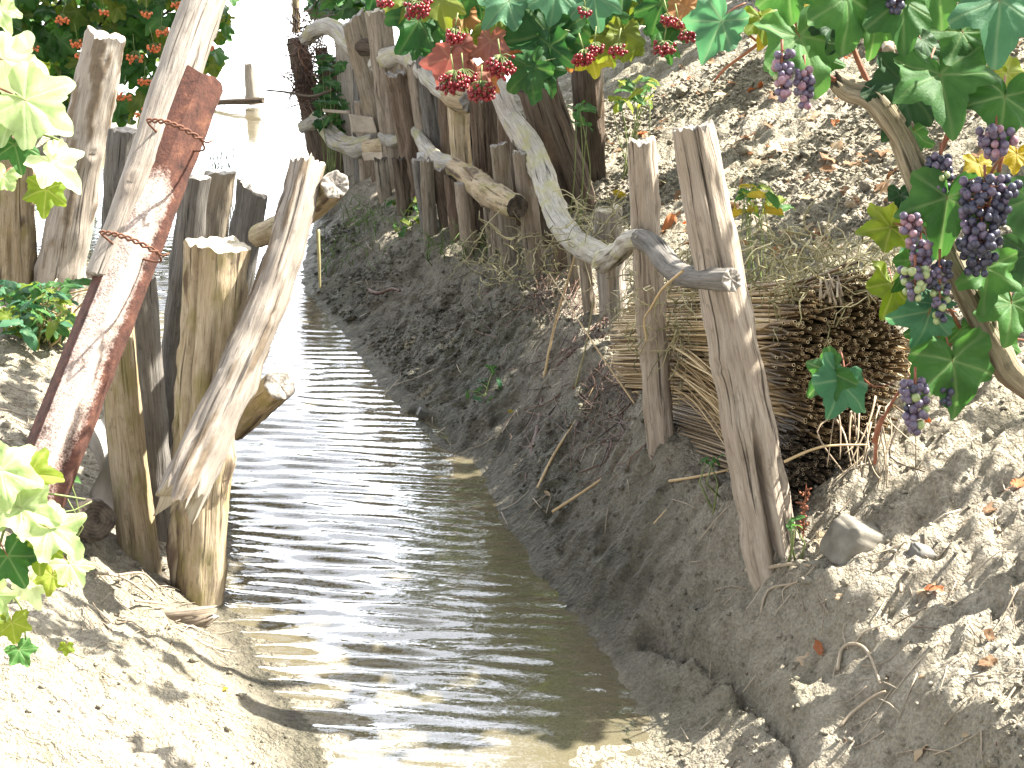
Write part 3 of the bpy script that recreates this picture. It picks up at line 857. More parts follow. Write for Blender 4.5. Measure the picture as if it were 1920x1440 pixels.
def rusty_channel():
    A, Bp = at(72, 900, 2.72), at(372, 140, 3.14)
    A = A + (A - Bp).normalized() * .06
    ax = (Bp - A).normalized()
    side = ax.cross(-FWD).normalized()          # to the right in the picture
    if side.x < 0: side = -side
    out_ = side.cross(ax).normalized()
    if out_.dot(FWD) > 0: out_ = -out_          # towards the camera
    # folded profile, width along side, height along out_
    prof = [(-.052, -.030), (-.050, -.012), (-.030, .016), (-.022, .024), (.012, .026), (.020, .022), (.034, -.002), (.050, -.010), (.053, -.030)]
    pw = [-.35, -.35, -.25, .15, .35, .35, .1, -.05, -.3]
    n = 150
    S = np.linspace(0, (Bp - A).length, n)
    V, pa, tc = [], [], []
    thick = .004
    for lay in (0, 1):
        for q, s in enumerate(S):
            f = s / S[-1]
            wv = 1.02 - .10 * f
            for j, (a, b) in enumerate(prof):
                edge = 1 + (.05 * float(pn(s * 22, j * .9, 2.0)) if j in (0, 8) else .01 * float(pn(s * 16, j, 1.0)))
                p = A + ax * (s + (.014 * float(pn(j * .8, 3.3, 1.1)) if q == n - 1 else 0)) + side * (a * wv * edge) + out_ * ((b - lay * thick) * wv)
                V.append(p)
                e = (.22 + .5 * f if f < .6 else .55) if f < .72 else max(-.6, .55 - (f - .72) * 9)
                pa.append(pw[j] + (e if j in (3, 4, 5, 6) else (0 if e > 0 else e)) + (.12 if f < .3 and j > 1 else 0))
                tc.append((a, b, s))
    k = len(prof)
    F = []
    for lay in (0, 1):
        o = lay * n * k
        for q in range(n - 1):
            for j in range(k - 1):
                f4 = [o + q * k + j, o + q * k + j + 1, o + (q + 1) * k + j + 1, o + (q + 1) * k + j]
                F.append(f4 if lay == 0 else f4[::-1])
    o = n * k
    for q in range(n - 1):
        F.append([q * k, (q + 1) * k, o + (q + 1) * k, o + q * k])
        F.append([q * k + k - 1, o + q * k + k - 1, o + (q + 1) * k + k - 1, (q + 1) * k + k - 1])
    for j in range(k - 1):
        F.append([j, o + j, o + j + 1, j + 1])
        b0 = (n - 1) * k
        F.append([b0 + j, b0 + j + 1, o + b0 + j + 1, o + b0 + j])
    ob = link_mesh('rusty_channel', V, F, rust_mat(), None, A, False, {'sun_pale': ('FLOAT', pa), 'tco': ('FLOAT_VECTOR', tc)})
    tag(ob, 'rusted steel channel with a sunlit white highlight painted on, leaning against the grey pole', 'metal post')
    return A, ax, side, out_


CH = rusty_channel()
M_WIRE = plain_mat('rusty_wire', (.07, .03, .018), (.17, .075, .042), 200, .8)


def wire_tie(pl, pr, label, seed):
    """two twisted strands round the channel and the pole"""
    a, b = Vector(pl), Vector(pr)
    bag = Bag()
    d = (b - a)
    L = d.length
    nrm = CH[3]
    up = CH[1]
    for s in (0, 1):
        pts = []
        for i in range(60):
            t = i / 59
            ang = t * 26 + s * math.pi
            bulge = math.sin(math.pi * t) * .030
            pts.append(a + d * t + nrm * (bulge + .0035 * math.cos(ang)) + up * (.0035 * math.sin(ang)))
        v, f = tube_vf(pts, [.0022] * 60, 6, .004)
        bag.add(v, f)
    # back half of the loop behind the two members
    pts = [a, a - nrm * .04 + up * .004, a - nrm * .085 + d * .3, a - nrm * .085 + d * .7, b - nrm * .045 - up * .003, b]
    v, f = tube_vf(pts, [.0022] * 6, 6, .01); bag.add(v, f)
    pts = [b, b + nrm * .006 + d.normalized() * .012 - up * .004, b + d.normalized() * .02 + up * .006]
    v, f = tube_vf(pts, [.002] * 3, 6, .006); bag.add(v, f)
    o = bag.build('wire_tie', M_WIRE, None, a)
    tag(o, label, 'wire', 'twisted wires tying the pole to the rusted channel')


wire_tie(at(276, 226, 3.0), at(378, 262, 3.0), 'upper twisted rusty wire round the pole and the rusted channel', 1)
wire_tie(at(188, 436, 2.88), at(296, 474, 2.86), 'lower twisted rusty wire round the pole and the rusted channel', 2)

# wavy fibre cement sheet between the posts
M_SHEET = plain_mat('grey_fibre_sheet', (.36, .35, .335), (.52, .50, .475), 30, .85, .2)


def wavy_sheet():
    edge = [(150, 815), (175, 850), (186, 885), (168, 925), (178, 950), (205, 985), (212, 1020), (235, 1070)]
    E = [at(a, b, 3.12 + .02 * i) for i, (a, b) in enumerate(edge)]
    P, _ = spline(E, [.01] * len(E), .008)
    rows, cols = len(P), 14
    V = []
    for lay in (0, 1):
        for p in P:
            for c in range(cols):
                q = Vector(p) + Vector((.004 * c, .022 * c, .004 * math.sin(c * .8))) + Vector((0, .007 * lay, 0))
                V.append(q)
    F = []
    o = rows * cols
    for i in range(rows - 1):
        for c in range(cols - 1):
            k = i * cols + c
            F.append([k, k + 1, k + cols + 1, k + cols]); F.append([o + k, o + k + cols, o + k + cols + 1, o + k + 1])
        k = i * cols
        F.append([k, k + cols, o + k + cols, o + k])
    ob = link_mesh('wavy_sheet', V, F, M_SHEET, None, P[-1])
    tag(ob, 'grey wavy edged sheet standing behind the smooth tan post', 'sheet')


wavy_sheet()

# scraps of bent tile on the far rails
M_TILE = plain_mat('beige_board', (.30, .25, .19), (.42, .36, .28), 50, .8, .2)


def scrap(name, corners, Y, label, cat, grp=None, curl=.0, mat=None, th=.012):
    c = [at(a, b, Y + dy) for a, b, dy in corners]
    n = 12
    V = []
    nrm = (c[1] - c[0]).cross(c[3] - c[0]).normalized()
    for lay in (0, 1):
        for i in range(n):
            for j in range(n):
                u, w = i / (n - 1), j / (n - 1)
                p = (c[0] * (1 - u) + c[1] * u) * (1 - w) + (c[3] * (1 - u) + c[2] * u) * w
                p = p + nrm * (curl * math.sin(math.pi * u) + .003 * float(pn(u * 3, w * 3, Y)) - lay * th)
                V.append(p)
    F = []
    o = n * n
    for i in range(n - 1):
        for j in range(n - 1):
            k = i * n + j
            F.append([k, k + n, k + n + 1, k + 1]); F.append([o + k, o + k + 1, o + k + n + 1, o + k + n])
    for i in range(n - 1):
        for a, b in ((i * n, (i + 1) * n), ((i + 1) * n + n - 1, i * n + n - 1), (i + 1, i), ((n - 1) * n + i, (n - 1) * n + i + 1)):
            F.append([a, o + a, o + b, b])
    ob = link_mesh(name, V, F, mat or M_TILE, None, c[0])
    tag(ob, label, cat, grp)


scrap('tile_scrap', [(654, 214, 0), (700, 220, 0), (708, 250, -.02), (660, 248, -.02)], 6.78, 'flat beige tile scrap standing on the sagging rail', 'tile', curl=.01)
scrap('tile_scrap', [(682, 286, 0), (728, 284, -.1), (722, 304, -.1), (686, 300, 0)], 6.72, 'brown curved tile scrap hanging below the sagging rail', 'tile', curl=.02)
scrap('thin_slat', [(605, 204, 0), (655, 208, 0), (656, 213, 0), (606, 209, 0)], 7.0, 'thin pinkish slat sticking out left of the beige tile', 'slat', mat=W_PALE if False else M_TILE)
scrap('grey_board', [(782, 286, 0), (798, 284, 0), (794, 360, -.02), (780, 352, -.02)], 6.0, 'upright grey board scrap in the gap under the straight rail', 'board', mat=M_SHEET)

# stone / broken tile by the foot of the near post
M_STONE = plain_mat('pale_cracked_stone', (.09, .082, .066), (.23, .212, .175), 30, .8, .3)


def stone(px, py, w, h, label, name='cracked_stone', cat='stone', mat=None, seed=0, lift=.35, rot=0.3, flat=.55):
    g = gnd(px, py)
    s = px_size(g)
    n, k = 40, 24
    V = []
    for i in range(k + 1):
        ph = math.pi * i / k
        for j in range(n):
            t = 2 * math.pi * j / n
            x, y, z = math.sin(ph) * math.cos(t), math.sin(ph) * math.sin(t), math.cos(ph)
            e = .40
            sx, sy, sz = [math.copysign(abs(c) ** e, c) for c in (x, y, z)]
            r = 1 + .16 * float(pn(x * 1.4 + seed, y * 1.4, z * 1.4)) + .03 * float(pn(x * 6 + seed, y * 6, z * 6))
            crack = .08 * math.exp(-((sx * .8 + .25 * sy - .05) / .035) ** 2)
            V.append(((sx * w / 2) * s * (r - crack), (sy * h * .55) * s * r, (sz * h * flat) * s * (r - crack)))
    V = np.array(V)
    c, sn = math.cos(rot), math.sin(rot)
    V = V @ np.array([[c, sn, 0], [-sn, c, 0], [0, 0, 1]])
    tl = math.radians(-24)
    V = V @ np.array([[math.cos(tl), 0, math.sin(tl)], [0, 1, 0], [-math.sin(tl), 0, math.cos(tl)]])
    V = V + np.array([g.x, g.y, g.z + h * s * flat * lift])
    F = [[i * n + j, i * n + (j + 1) % n, (i + 1) * n + (j + 1) % n, (i + 1) * n + j] for i in range(k) for j in range(n)]
    o = link_mesh(name, V, F, mat or M_STONE, None, tuple(g))
    tag(o, label, cat)


stone(1598, 1028, 84, 84, 'pale cracked stone half buried in the sunny slope', lift=.15)
stone(795, 778, 26, 16, 'small dark wet stone at the right water edge', 'wet_stone', mat=plain_mat('wet_stone_grey', (.05, .05, .045), (.12, .115, .10), 30, .5), seed=3)
stone(1726, 1048, 44, 34, 'small dark bluish stone among roots on the slope', 'dark_stone', mat=plain_mat('dark_stone_grey', (.09, .085, .075), (.18, .17, .15), 30, .8), seed=5)
# ------------------------------------------------------------------ leaves
def leaf_geo(kind, seed, nt=108, rings=(.2, .4, .58, .74, .88, 1.0), petiole=True):
    """leaf lying in xy, petiole joint at the origin, tip along +y, length about 1"""
    rs = random.Random(seed)
    th = np.linspace(-np.pi, np.pi, nt, endpoint=False)
    if kind == 'vine':
        lobes = [(0, .54, .38), (1.04, .42, .34), (-1.04, .42, .34), (2.05, .26, .42), (-2.05, .26, .42)]
        base, teeth, nteeth, sinus = .47, .06, 25, .12
    elif kind == 'kalyna':
        lobes = [(0, .52, .38), (.98, .42, .35), (-.98, .42, .35), (2.2, .10, .5), (-2.2, .10, .5)]
        base, teeth, nteeth, sinus = .46, .075, 19, .30
    else:                          # simple oval leaf
        lobes = [(0, .72, .55)]
        base, teeth, nteeth, sinus = .28, .02, 15, .5
    r = np.full(nt, base)
    veins = []
    for a, h, w in lobes:
        a2, h2 = a + rs.uniform(-.08, .08), h * rs.uniform(.85, 1.12)
        r = r + h2 * np.exp(-(np.abs(th - a2) / w) ** 1.7)
        veins.append(a2)
    back = np.pi - np.abs(th)
    r = r * (sinus + (1 - sinus) * np.clip(back / .42, 0, 1) ** .8)
    tt = (th * nteeth / (2 * np.pi)) % 1
    r = r * (1 + teeth * (1 - 2 * np.abs(tt - .35)) * (1 + .5 * np.sin(th * 5 + seed)))
    fold, droop, ripple = rs.uniform(.05, .55), rs.uniform(.15, .65), rs.uniform(.04, .12)
    V, vein = [(0, 0, 0)], [1.0]
    for f in rings:
        for t, R in zip(th, r):
            x, y = math.sin(t) * R * f, math.cos(t) * R * f
            z = fold * abs(x) * .8 - droop * (x * x * .8 + y * abs(y) * .7) + ripple * math.sin(x * 7 + seed) * math.cos(y * 6 + seed * 2) * (f + .2)
            z -= .05 * f * f * math.cos(t * 9)
            d = min(abs(((t - a + np.pi) % (2 * np.pi)) - np.pi) for a in veins) * R * f
            d2 = abs(((t * 26 / (2 * np.pi)) + f * 2.2) % 1 - .5)
            V.append((x, y, z)); vein.append(max(math.exp(-(d / .022) ** 2), .25 * max(0, 1 - d2 * 9)))
    F, M = [], []
    for j in range(nt):
        k = (j + 1) % nt
        F.append([0, 1 + k, 1 + j]); M.append(0)
        for q in range(len(rings) - 1):
            a, b = 1 + q * nt, 1 + (q + 1) * nt
            F.append([a + j, a + k, b + k, b + j]); M.append(0)
    if petiole:
        L = rs.uniform(.45, .8)
        pv, pf = tube_vf([(0, .02, -.01), (rs.uniform(-.05, .05), -L * .5, -.06), (rs.uniform(-.15, .15), -L, -.22)], [.018, .016, .022], 5, .12)
        n = len(V)
        V += [tuple(p) for p in pv]; vein += [0] * len(pv)
        for f in pf: F.append([i + n for i in f]); M.append(1)
    return np.array(V), F, M, np.array(vein)


def leaf_mat(name, c1, c2, vein, trans=.35, tcol=None, edge=None, rough=.55):
    m, nt, out = newmat(name)
    tc = nt.nodes.new('ShaderNodeTexCoord')
    info = nt.nodes.new('ShaderNodeObjectInfo')
    geo = nt.nodes.new('ShaderNodeNewGeometry')
    n = noise_tex(nt, tc.outputs['Object'], 2.6, 4, .6)
    n2 = noise_tex(nt, geo.outputs['Position'], 9, 3, .6)
    n3 = noise_tex(nt, geo.outputs['Position'], 260, 3, .6)
    k = math_node(nt, 'ADD', math_node(nt, 'MULTIPLY', n, .35), math_node(nt, 'MULTIPLY_ADD', n2, .7, math_node(nt, 'MULTIPLY_ADD', info.outputs['Random'], .3, -.17)))
    c = ramp(nt, k, [(.38, c1), (.68, c2)])
    if edge: c = mix(nt, ramp(nt, n2, [(.52, 0.0), (.64, .8)]), c, edge)
    c = mix(nt, math_node(nt, 'MULTIPLY', attr(nt, 'var'), .5), c, vein)
    p = principled(nt, out, c, rough, math_node(nt, 'SUBTRACT', n3, attr(nt, 'var')), .45, .002, .14)
    tr = nt.nodes.new('ShaderNodeBsdfTranslucent')
    hs = nd(nt, 'ShaderNodeHueSaturation', Hue=.485, Saturation=1.15, Value=1.9); nt.links.new(c, hs.inputs['Color'])
    if tcol: tr.inputs[0].default_value = (*tcol, 1)
    else: nt.links.new(hs.outputs[0], tr.inputs[0])
    ms = nt.nodes.new('ShaderNodeMixShader'); ms.inputs[0].default_value = trans
    nt.links.new(p.outputs[0], ms.inputs[1]); nt.links.new(tr.outputs[0], ms.inputs[2])
    nt.links.new(ms.outputs[0], out.inputs[0])
    return m


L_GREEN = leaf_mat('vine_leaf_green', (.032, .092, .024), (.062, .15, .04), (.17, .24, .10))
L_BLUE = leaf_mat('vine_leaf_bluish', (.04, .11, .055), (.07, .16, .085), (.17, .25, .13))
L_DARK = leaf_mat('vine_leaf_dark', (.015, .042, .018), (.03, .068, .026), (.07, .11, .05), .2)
L_LIME = leaf_mat('vine_leaf_lime', (.10, .15, .025), (.20, .24, .045), (.28, .30, .10), .45)
L_YEL = leaf_mat('vine_leaf_yellow', (.24, .20, .03), (.36, .28, .05), (.36, .30, .10), .4, edge=(.16, .18, .03))
L_RED = leaf_mat('autumn_leaf_salmon', (.15, .055, .042), (.23, .10, .075), (.28, .16, .11), .22, edge=(.20, .09, .05))
L_ORG = leaf_mat('autumn_leaf_orange', (.22, .10, .045), (.28, .16, .06), (.32, .2, .09), .25, edge=(.13, .13, .04))
L_KAL = leaf_mat('kalyna_leaf_green', (.018, .062, .018), (.042, .115, .028), (.11, .17, .06), .3)
L_KAL2 = leaf_mat('kalyna_leaf_olive', (.06, .10, .02), (.13, .16, .03), (.18, .20, .07), .4)
L_SUN = leaf_mat('sunny_vine_leaf', (.20, .28, .11), (.42, .47, .28), (.44, .48, .30), .45, rough=.4)  # paler than the leaf itself: overexposed sunlight put into the colour
L_BUSH = leaf_mat('bush_leaf_green', (.022, .07, .016), (.06, .14, .03), (.10, .17, .06), .3, rough=.36)
M_STALK = plain_mat('red_brown_shoot', (.17, .055, .03), (.30, .12, .06), 90, .6, .3)
M_GSTALK = plain_mat('green_stalk', (.10, .14, .04), (.19, .22, .08), 90, .6, .3)
LEAFCACHE = {}


def leaf_mesh(kind, var, mat):
    key = (kind, var, mat.name)
    if key not in LEAFCACHE:
        V, F, M, vein = leaf_geo(kind, var * 13 + 3)
        o = link_mesh('leaf', V, F, [mat, M_STALK if kind == 'vine' else M_GSTALK], None, None, True, {'var': ('FLOAT', vein)}, M)
        LEAFCACHE[key] = o.data
        bpy.data.objects.remove(o)
    return LEAFCACHE[key]


def leaf_matrix(pos, tipdir, normal, size):
    n = Vector(normal).normalized()
    t = Vector(tipdir); t = (t - n * t.dot(n)).normalized()
    x = t.cross(n)
    return Matrix.Translation(pos) @ Matrix((x, t, n)).transposed().to_4x4() @ Matrix.Scale(size, 4)


def img_leaf(parent, kind, px, py, Y, size, ang, mat, var=0, tilt=.6, side=0.0, label=None, rs=random):
    """leaf whose blade centre is seen at px,py; ang = tip direction in the picture in degrees (0 right, 90 down)"""
    c = at(px, py, Y)
    s = size * px_size(c)
    a = math.radians(ang)
    tip = RIGHT * math.cos(a) - UP * math.sin(a)
    nrm = -FWD + Vector((side, 0, tilt)) + Vector((rs.gauss(0, .22), rs.gauss(0, .12), rs.gauss(0, .22)))
    n = nrm.normalized()
    t = (tip - n * tip.dot(n)).normalized()
    mw = leaf_matrix(c - t * s * .17, tip, nrm, s * (.57 if kind == 'vine' else .60))
    o = bpy.data.objects.new('leaf', leaf_mesh(kind, var % 11, mat))
    COL.objects.link(o)
    o.parent = parent
    o.matrix_basis = Matrix.Translation(-Vector(parent.location)) @ mw
    if label: o['label'] = label
    return mw.translation


def bag_leaf(bag, geo, mw, m0=0):
    V, F, M, vein = geo
    R = np.array(mw.to_3x3()); t = np.array(mw.translation)
    v = V @ R.T + t
    for q, mi in zip(F, M):
        bag.f.append([i + bag.n for i in q]); bag.m.append(m0 if mi == 0 else 0)
    bag.v.append(v); bag.a.append(vein); bag.n += len(v)


def shoot(parent, pts, w, mat=None, name='shoot', taper=.6):
    P = [at(*p) for p in pts]
    R = [w * px_size(p) / 2 * (1 - (1 - taper) * i / (len(P) - 1)) for i, p in enumerate(P)]
    v, f = tube_vf(P, R, 8, .012)
    v = v + (.12 * np.mean(R) * pn(v[:, 0] * 120, v[:, 1] * 120, v[:, 2] * 120))[:, None]
    return link_mesh(name, v, f, mat or M_STALK, parent, P[0])


def canes(parent, pts, roots, mat, r=.0022):
    """thin canes that carry every leaf of a mass: each leaf joins the nearest part already joined"""
    A = np.array([tuple(p) for p in list(roots) + list(pts)])
    n, k = len(A), len(roots)
    best = np.full(n, 1e9); src = np.zeros(n, int); done = np.zeros(n, bool)
    for i in range(k):
        done[i] = True
        d = np.linalg.norm(A - A[i], axis=1); m = d < best; best[m] = d[m]; src[m] = i
    V, F = [], []
    for _ in range(n - k):
        i = int(np.argmin(np.where(done, 1e9, best)))
        done[i] = True
        a, b = A[src[i]], A[i]
        t = b - a; t = t / (np.linalg.norm(t) + 1e-9)
        u = np.cross(t, [.3, .5, .81]); u /= np.linalg.norm(u) + 1e-9; w = np.cross(t, u)
        mid = (a + b) / 2 + np.array([0, 0, -.12 * np.linalg.norm(b - a)])
        o = len(V)
        for q, rr in ((a, r), (mid, r * .9), (b, r * .7)):
            for c, s in ((1, 0), (0, 1), (-1, 0), (0, -1)): V.append(q + (u * c + w * s) * rr)
        for z in (0, 4):
            for j in range(4): F.append([o + z + j, o + z + (j + 1) % 4, o + z + 4 + (j + 1) % 4, o + z + 4 + j])
        d = np.linalg.norm(A - A[i], axis=1); m = d < best; best[m] = d[m]; src[m] = i
    return link_mesh('canes', V, F, mat, parent, parent.location)


# ------------------------------------------------------------------ grape vine on the right
VB = Vector((1.06, 2.42, zg(1.06, 2.42)))
vine = tag(empty('grape_vine', VB), 'gnarled grape vine with broad green leaves climbing at the right edge', 'grape vine')
trunk_px = [(1566, 150, 2.52, 34), (1590, 168, 2.52, 44), (1640, 188, 2.5, 46), (1690, 262, 2.5, 44), (1722, 338, 2.49, 48), (1752, 420, 2.49, 46), (1786, 490, 2.48, 46), (1830, 580, 2.47, 48), (1872, 655, 2.46, 52), (1925, 722, 2.45, 52)]
P = [at(a, b, y) for a, b, y, w in trunk_px][::-1]
R = [w * px_size(at(a, b, y)) / 2 for a, b, y, w in trunk_px][::-1]
P = [VB + Vector((.01, 0, -.1)), VB + Vector((-.02, 0, .05))] + P
R = [.03, .028] + R
tr = timber('trunk', P, R, W_VINE, end=END_DARK, segs=44, groove=.22, lump=.16, cracks=6, seed=81, bark=.10, knots=7, ends=(False, True), endname='cut_tip')
tr.parent = vine; tr.location = tr.location - VB
for pts, w in [
    ([(1568, 152, 2.52), (1548, 140, 2.53), (1500, 60, 2.56), (1470, -40, 2.6)], 12),
    ([(1640, 180, 2.52), (1600, 90, 2.54), (1590, 20, 2.56), (1600, -40, 2.58)], 12),
    ([(1712, 310, 2.5), (1745, 320, 2.5), (1772, 268, 2.5), (1800, 215, 2.5), (1850, 150, 2.5), (1905, 60, 2.5), (1950, -30, 2.5)], 9),
    ([(1752, 320, 2.49), (1775, 250, 2.49), (1800, 190, 2.49)], 7),
    ([(1870, 340, 2.5), (1880, 290, 2.5), (1905, 230, 2.5), (1960, 150, 2.5)], 9),
    ([(1856, 330, 2.48), (1872, 300, 2.48), (1890, 280, 2.48)], 7),
    ([(1830, 470, 2.5), (1850, 400, 2.5), (1862, 340, 2.5)], 9),
    ([(1425, 80, 2.6), (1398, 100, 2.6), (1358, 130, 2.62), (1340, 152, 2.64)], 7),
    ([(1368, 28, 2.6), (1400, 62, 2.6), (1428, 84, 2.6)], 6),
    ([(1800, 615, 2.46), (1770, 560, 2.46), (1735, 510, 2.46), (1728, 470, 2.46)], 7),
    ([(1735, 590, 2.45), (1762, 635, 2.45), (1780, 660, 2.45)], 5),
    ([(1640, 870, 2.43), (1650, 800, 2.43), (1700, 715, 2.43), (1770, 655, 2.44), (1810, 630, 2.45)], 7),
    ([(1640, 830, 2.43), (1646, 800, 2.43), (1655, 780, 2.43)], 11),
    ([(1860, 620, 2.5), (1900, 590, 2.5), (1940, 560, 2.5)], 6),
    ([(1840, 650, 2.5), (1880, 635, 2.5), (1940, 640, 2.5)], 5),
    ([(1620, 425, 2.5), (1685, 420, 2.49), (1740, 440, 2.49)], 5),
    ([(1600, 690, 2.4), (1640, 725, 2.42), (1680, 715, 2.44)], 4),
]:
    shoot(vine, pts, w)
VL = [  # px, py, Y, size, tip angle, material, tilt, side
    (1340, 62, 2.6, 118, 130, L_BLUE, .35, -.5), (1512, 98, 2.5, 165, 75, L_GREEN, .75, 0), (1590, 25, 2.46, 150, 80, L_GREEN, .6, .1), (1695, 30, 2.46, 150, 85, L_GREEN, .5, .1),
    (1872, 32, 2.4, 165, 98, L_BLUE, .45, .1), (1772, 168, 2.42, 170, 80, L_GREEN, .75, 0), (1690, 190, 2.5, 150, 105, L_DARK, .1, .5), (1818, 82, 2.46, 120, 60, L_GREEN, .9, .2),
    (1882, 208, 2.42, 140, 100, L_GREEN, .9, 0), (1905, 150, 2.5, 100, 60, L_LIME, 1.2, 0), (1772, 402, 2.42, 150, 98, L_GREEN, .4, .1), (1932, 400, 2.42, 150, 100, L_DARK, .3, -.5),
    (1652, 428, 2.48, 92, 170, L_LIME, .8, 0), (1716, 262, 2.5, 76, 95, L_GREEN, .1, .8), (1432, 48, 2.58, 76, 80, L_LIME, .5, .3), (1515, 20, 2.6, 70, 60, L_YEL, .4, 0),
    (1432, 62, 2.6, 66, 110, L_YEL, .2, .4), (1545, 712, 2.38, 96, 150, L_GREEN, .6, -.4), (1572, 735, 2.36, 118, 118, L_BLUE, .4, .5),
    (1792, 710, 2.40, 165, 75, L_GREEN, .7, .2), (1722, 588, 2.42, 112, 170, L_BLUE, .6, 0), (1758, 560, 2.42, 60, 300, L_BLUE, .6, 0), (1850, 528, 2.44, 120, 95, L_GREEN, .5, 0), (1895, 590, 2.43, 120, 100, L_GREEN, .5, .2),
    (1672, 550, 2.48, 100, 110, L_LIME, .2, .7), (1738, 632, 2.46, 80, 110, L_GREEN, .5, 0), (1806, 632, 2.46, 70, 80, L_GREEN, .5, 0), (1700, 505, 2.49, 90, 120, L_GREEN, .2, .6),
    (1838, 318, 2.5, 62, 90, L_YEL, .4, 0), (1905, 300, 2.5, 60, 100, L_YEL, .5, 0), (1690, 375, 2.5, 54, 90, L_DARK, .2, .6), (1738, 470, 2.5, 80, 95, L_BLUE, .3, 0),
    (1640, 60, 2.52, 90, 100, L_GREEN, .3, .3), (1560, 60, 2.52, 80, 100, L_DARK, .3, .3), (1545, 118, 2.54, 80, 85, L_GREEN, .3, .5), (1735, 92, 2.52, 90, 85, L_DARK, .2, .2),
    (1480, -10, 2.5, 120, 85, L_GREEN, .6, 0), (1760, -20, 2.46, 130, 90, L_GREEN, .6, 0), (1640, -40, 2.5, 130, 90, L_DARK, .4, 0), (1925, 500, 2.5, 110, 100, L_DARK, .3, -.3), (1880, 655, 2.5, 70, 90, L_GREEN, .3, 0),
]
for i, (a, b, y, s, an, mt, ti, sd) in enumerate(VL):
    img_leaf(vine, 'vine', a, b, y, s * 1.26, an, mt, i, ti * .45, sd)

# unseen leaf canopy added beyond the right edge, placed to cast shade and dapples
def in_frame(p, mar=40):
    d = Vector(p) - CAMP
    z = d.dot(FWD)
    if z < .2: return False
    px, py = 960 + FPX * d.x / z, 720 - FPX * d.dot(UP) / z
    return -mar < px < 1920 + mar and -mar < py < 1440 + mar


geos = [leaf_geo('vine', 200 + i, 30, (.45, .8, 1.0), False) for i in range(5)]
bag = Bag()
rs = random.Random(5)
PTS = []
cnt = tries = 0
while cnt < 1500 and tries < 90000:
    tries += 1
    ly = rs.uniform(1.2, 6.6)
    fx = float(np.interp(ly, XF[:, 0], XF[:, 1]))
    off = rs.uniform(-.95, .75)
    lx = fx + off
    if (lx < -.40 and ly < 3.4) or (lx < -.16 and ly < 3.0): continue
    k = float(pn(lx * 3.0 + .3, ly * 2.4, 4.2)) + .5 * float(pn(lx * 8, ly * 6, 1.2))
    if ly < 2.85 and off < .1 and k < .28: continue
    if off < -.22:
        if k < -.42: continue                         # the fence and the cut bank lie in nearly unbroken shade
    elif k < (.62 if ly < 3.4 else .26): continue                            # the slope gets broken light
    zt = rs.uniform(.75, 2.25)
    p = Vector((lx, ly, .12)) + SDIR * ((zt - .12) / SDIR.z)
    if p.z < zg(p.x, p.y) + .2 or in_frame(p, 90): continue
    nrm = Vector((rs.gauss(0, .45), rs.gauss(0, .45), 1)) + SDIR * .5
    PTS.append(p)
    bag_leaf(bag, geos[cnt % 5], leaf_matrix(p, (rs.gauss(0, 1), rs.gauss(0, 1), -.6), nrm, rs.uniform(.05, .10)), cnt % 3)
    cnt += 1
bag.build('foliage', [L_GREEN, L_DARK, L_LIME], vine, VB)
ROOTS = []
for k in range(4):  # unseen stems added to carry the shade-casting leaves
    y = 1.4 + k * 1.5
    x = 1.25 + .30 * (y - 1.4) + .25
    v, f = tube_vf([(x, y, zg(x, y) - .1), (x - .05, y + .05, zg(x, y) + .5), (x + .1, y + .3, zg(x, y) + 1.0), (x, y + .9, zg(x, y) + 1.1)], [.02, .018, .014, .008], 8, .04)
    link_mesh('stem', v, f, W_VINE, vine, VB)
    ROOTS += [(x - .05, y + .05, zg(x, y) + .5), (x + .1, y + .3, zg(x, y) + 1.0), (x, y + .9, zg(x, y) + 1.1)]
canes(vine, PTS, ROOTS, M_STALK)

# grape clusters -----------------------------------------------------
def grape_mat(name, a, b, bloom):
    m, nt, out = newmat(name)
    tc = nt.nodes.new('ShaderNodeTexCoord')
    geo = nt.nodes.new('ShaderNodeNewGeometry')
    n = noise_tex(nt, geo.outputs['Position'], 55, 3, .6)
    n2 = noise_tex(nt, geo.outputs['Position'], 160, 4, .6)
    c = ramp(nt, n, [(.35, a), (.65, b)])
    c = mix(nt, ramp(nt, n2, [(.4, .1), (.65, .55)]), c, bloom)
    p = principled(nt, out, c, ramp(nt, n2, [(.4, .25), (.65, .55)]), None, spec=.45)
    p.inputs['Subsurface Weight'].default_value = .12
    p.inputs['Subsurface Radius'].default_value = (.004, .002, .002)
    p.inputs['Subsurface Scale'].default_value = 1.0
    return m


G_PUR = grape_mat('grape_dusty_purple', (.05, .032, .06), (.10, .066, .11), (.17, .155, .215))
G_BLU = grape_mat('grape_dark_blue', (.012, .011, .022), (.03, .027, .05), (.085, .085, .13))
G_PNK = grape_mat('grape_pinkish', (.16, .055, .085), (.25, .13, .15), (.32, .24, .28))
G_GRN = grape_mat('grape_unripe_green', (.18, .24, .07), (.28, .33, .13), (.36, .40, .24))


def sphere_vf(nu=14, nv=9):
    V = [(math.sin(math.pi * i / nv) * math.cos(2 * math.pi * j / nu), math.sin(math.pi * i / nv) * math.sin(2 * math.pi * j / nu), math.cos(math.pi * i / nv)) for i in range(nv + 1) for j in range(nu)]
    F = [[i * nu + j, (i + 1) * nu + j, (i + 1) * nu + (j + 1) % nu, i * nu + (j + 1) % nu] for i in range(nv) for j in range(nu)]
    return np.array(V), F


SV, SF = sphere_vf()
GM = {}
for m in (G_PUR, G_BLU, G_PNK, G_GRN):
    o = link_mesh('grape', SV, SF, m); GM[m.name] = o.data; bpy.data.objects.remove(o)


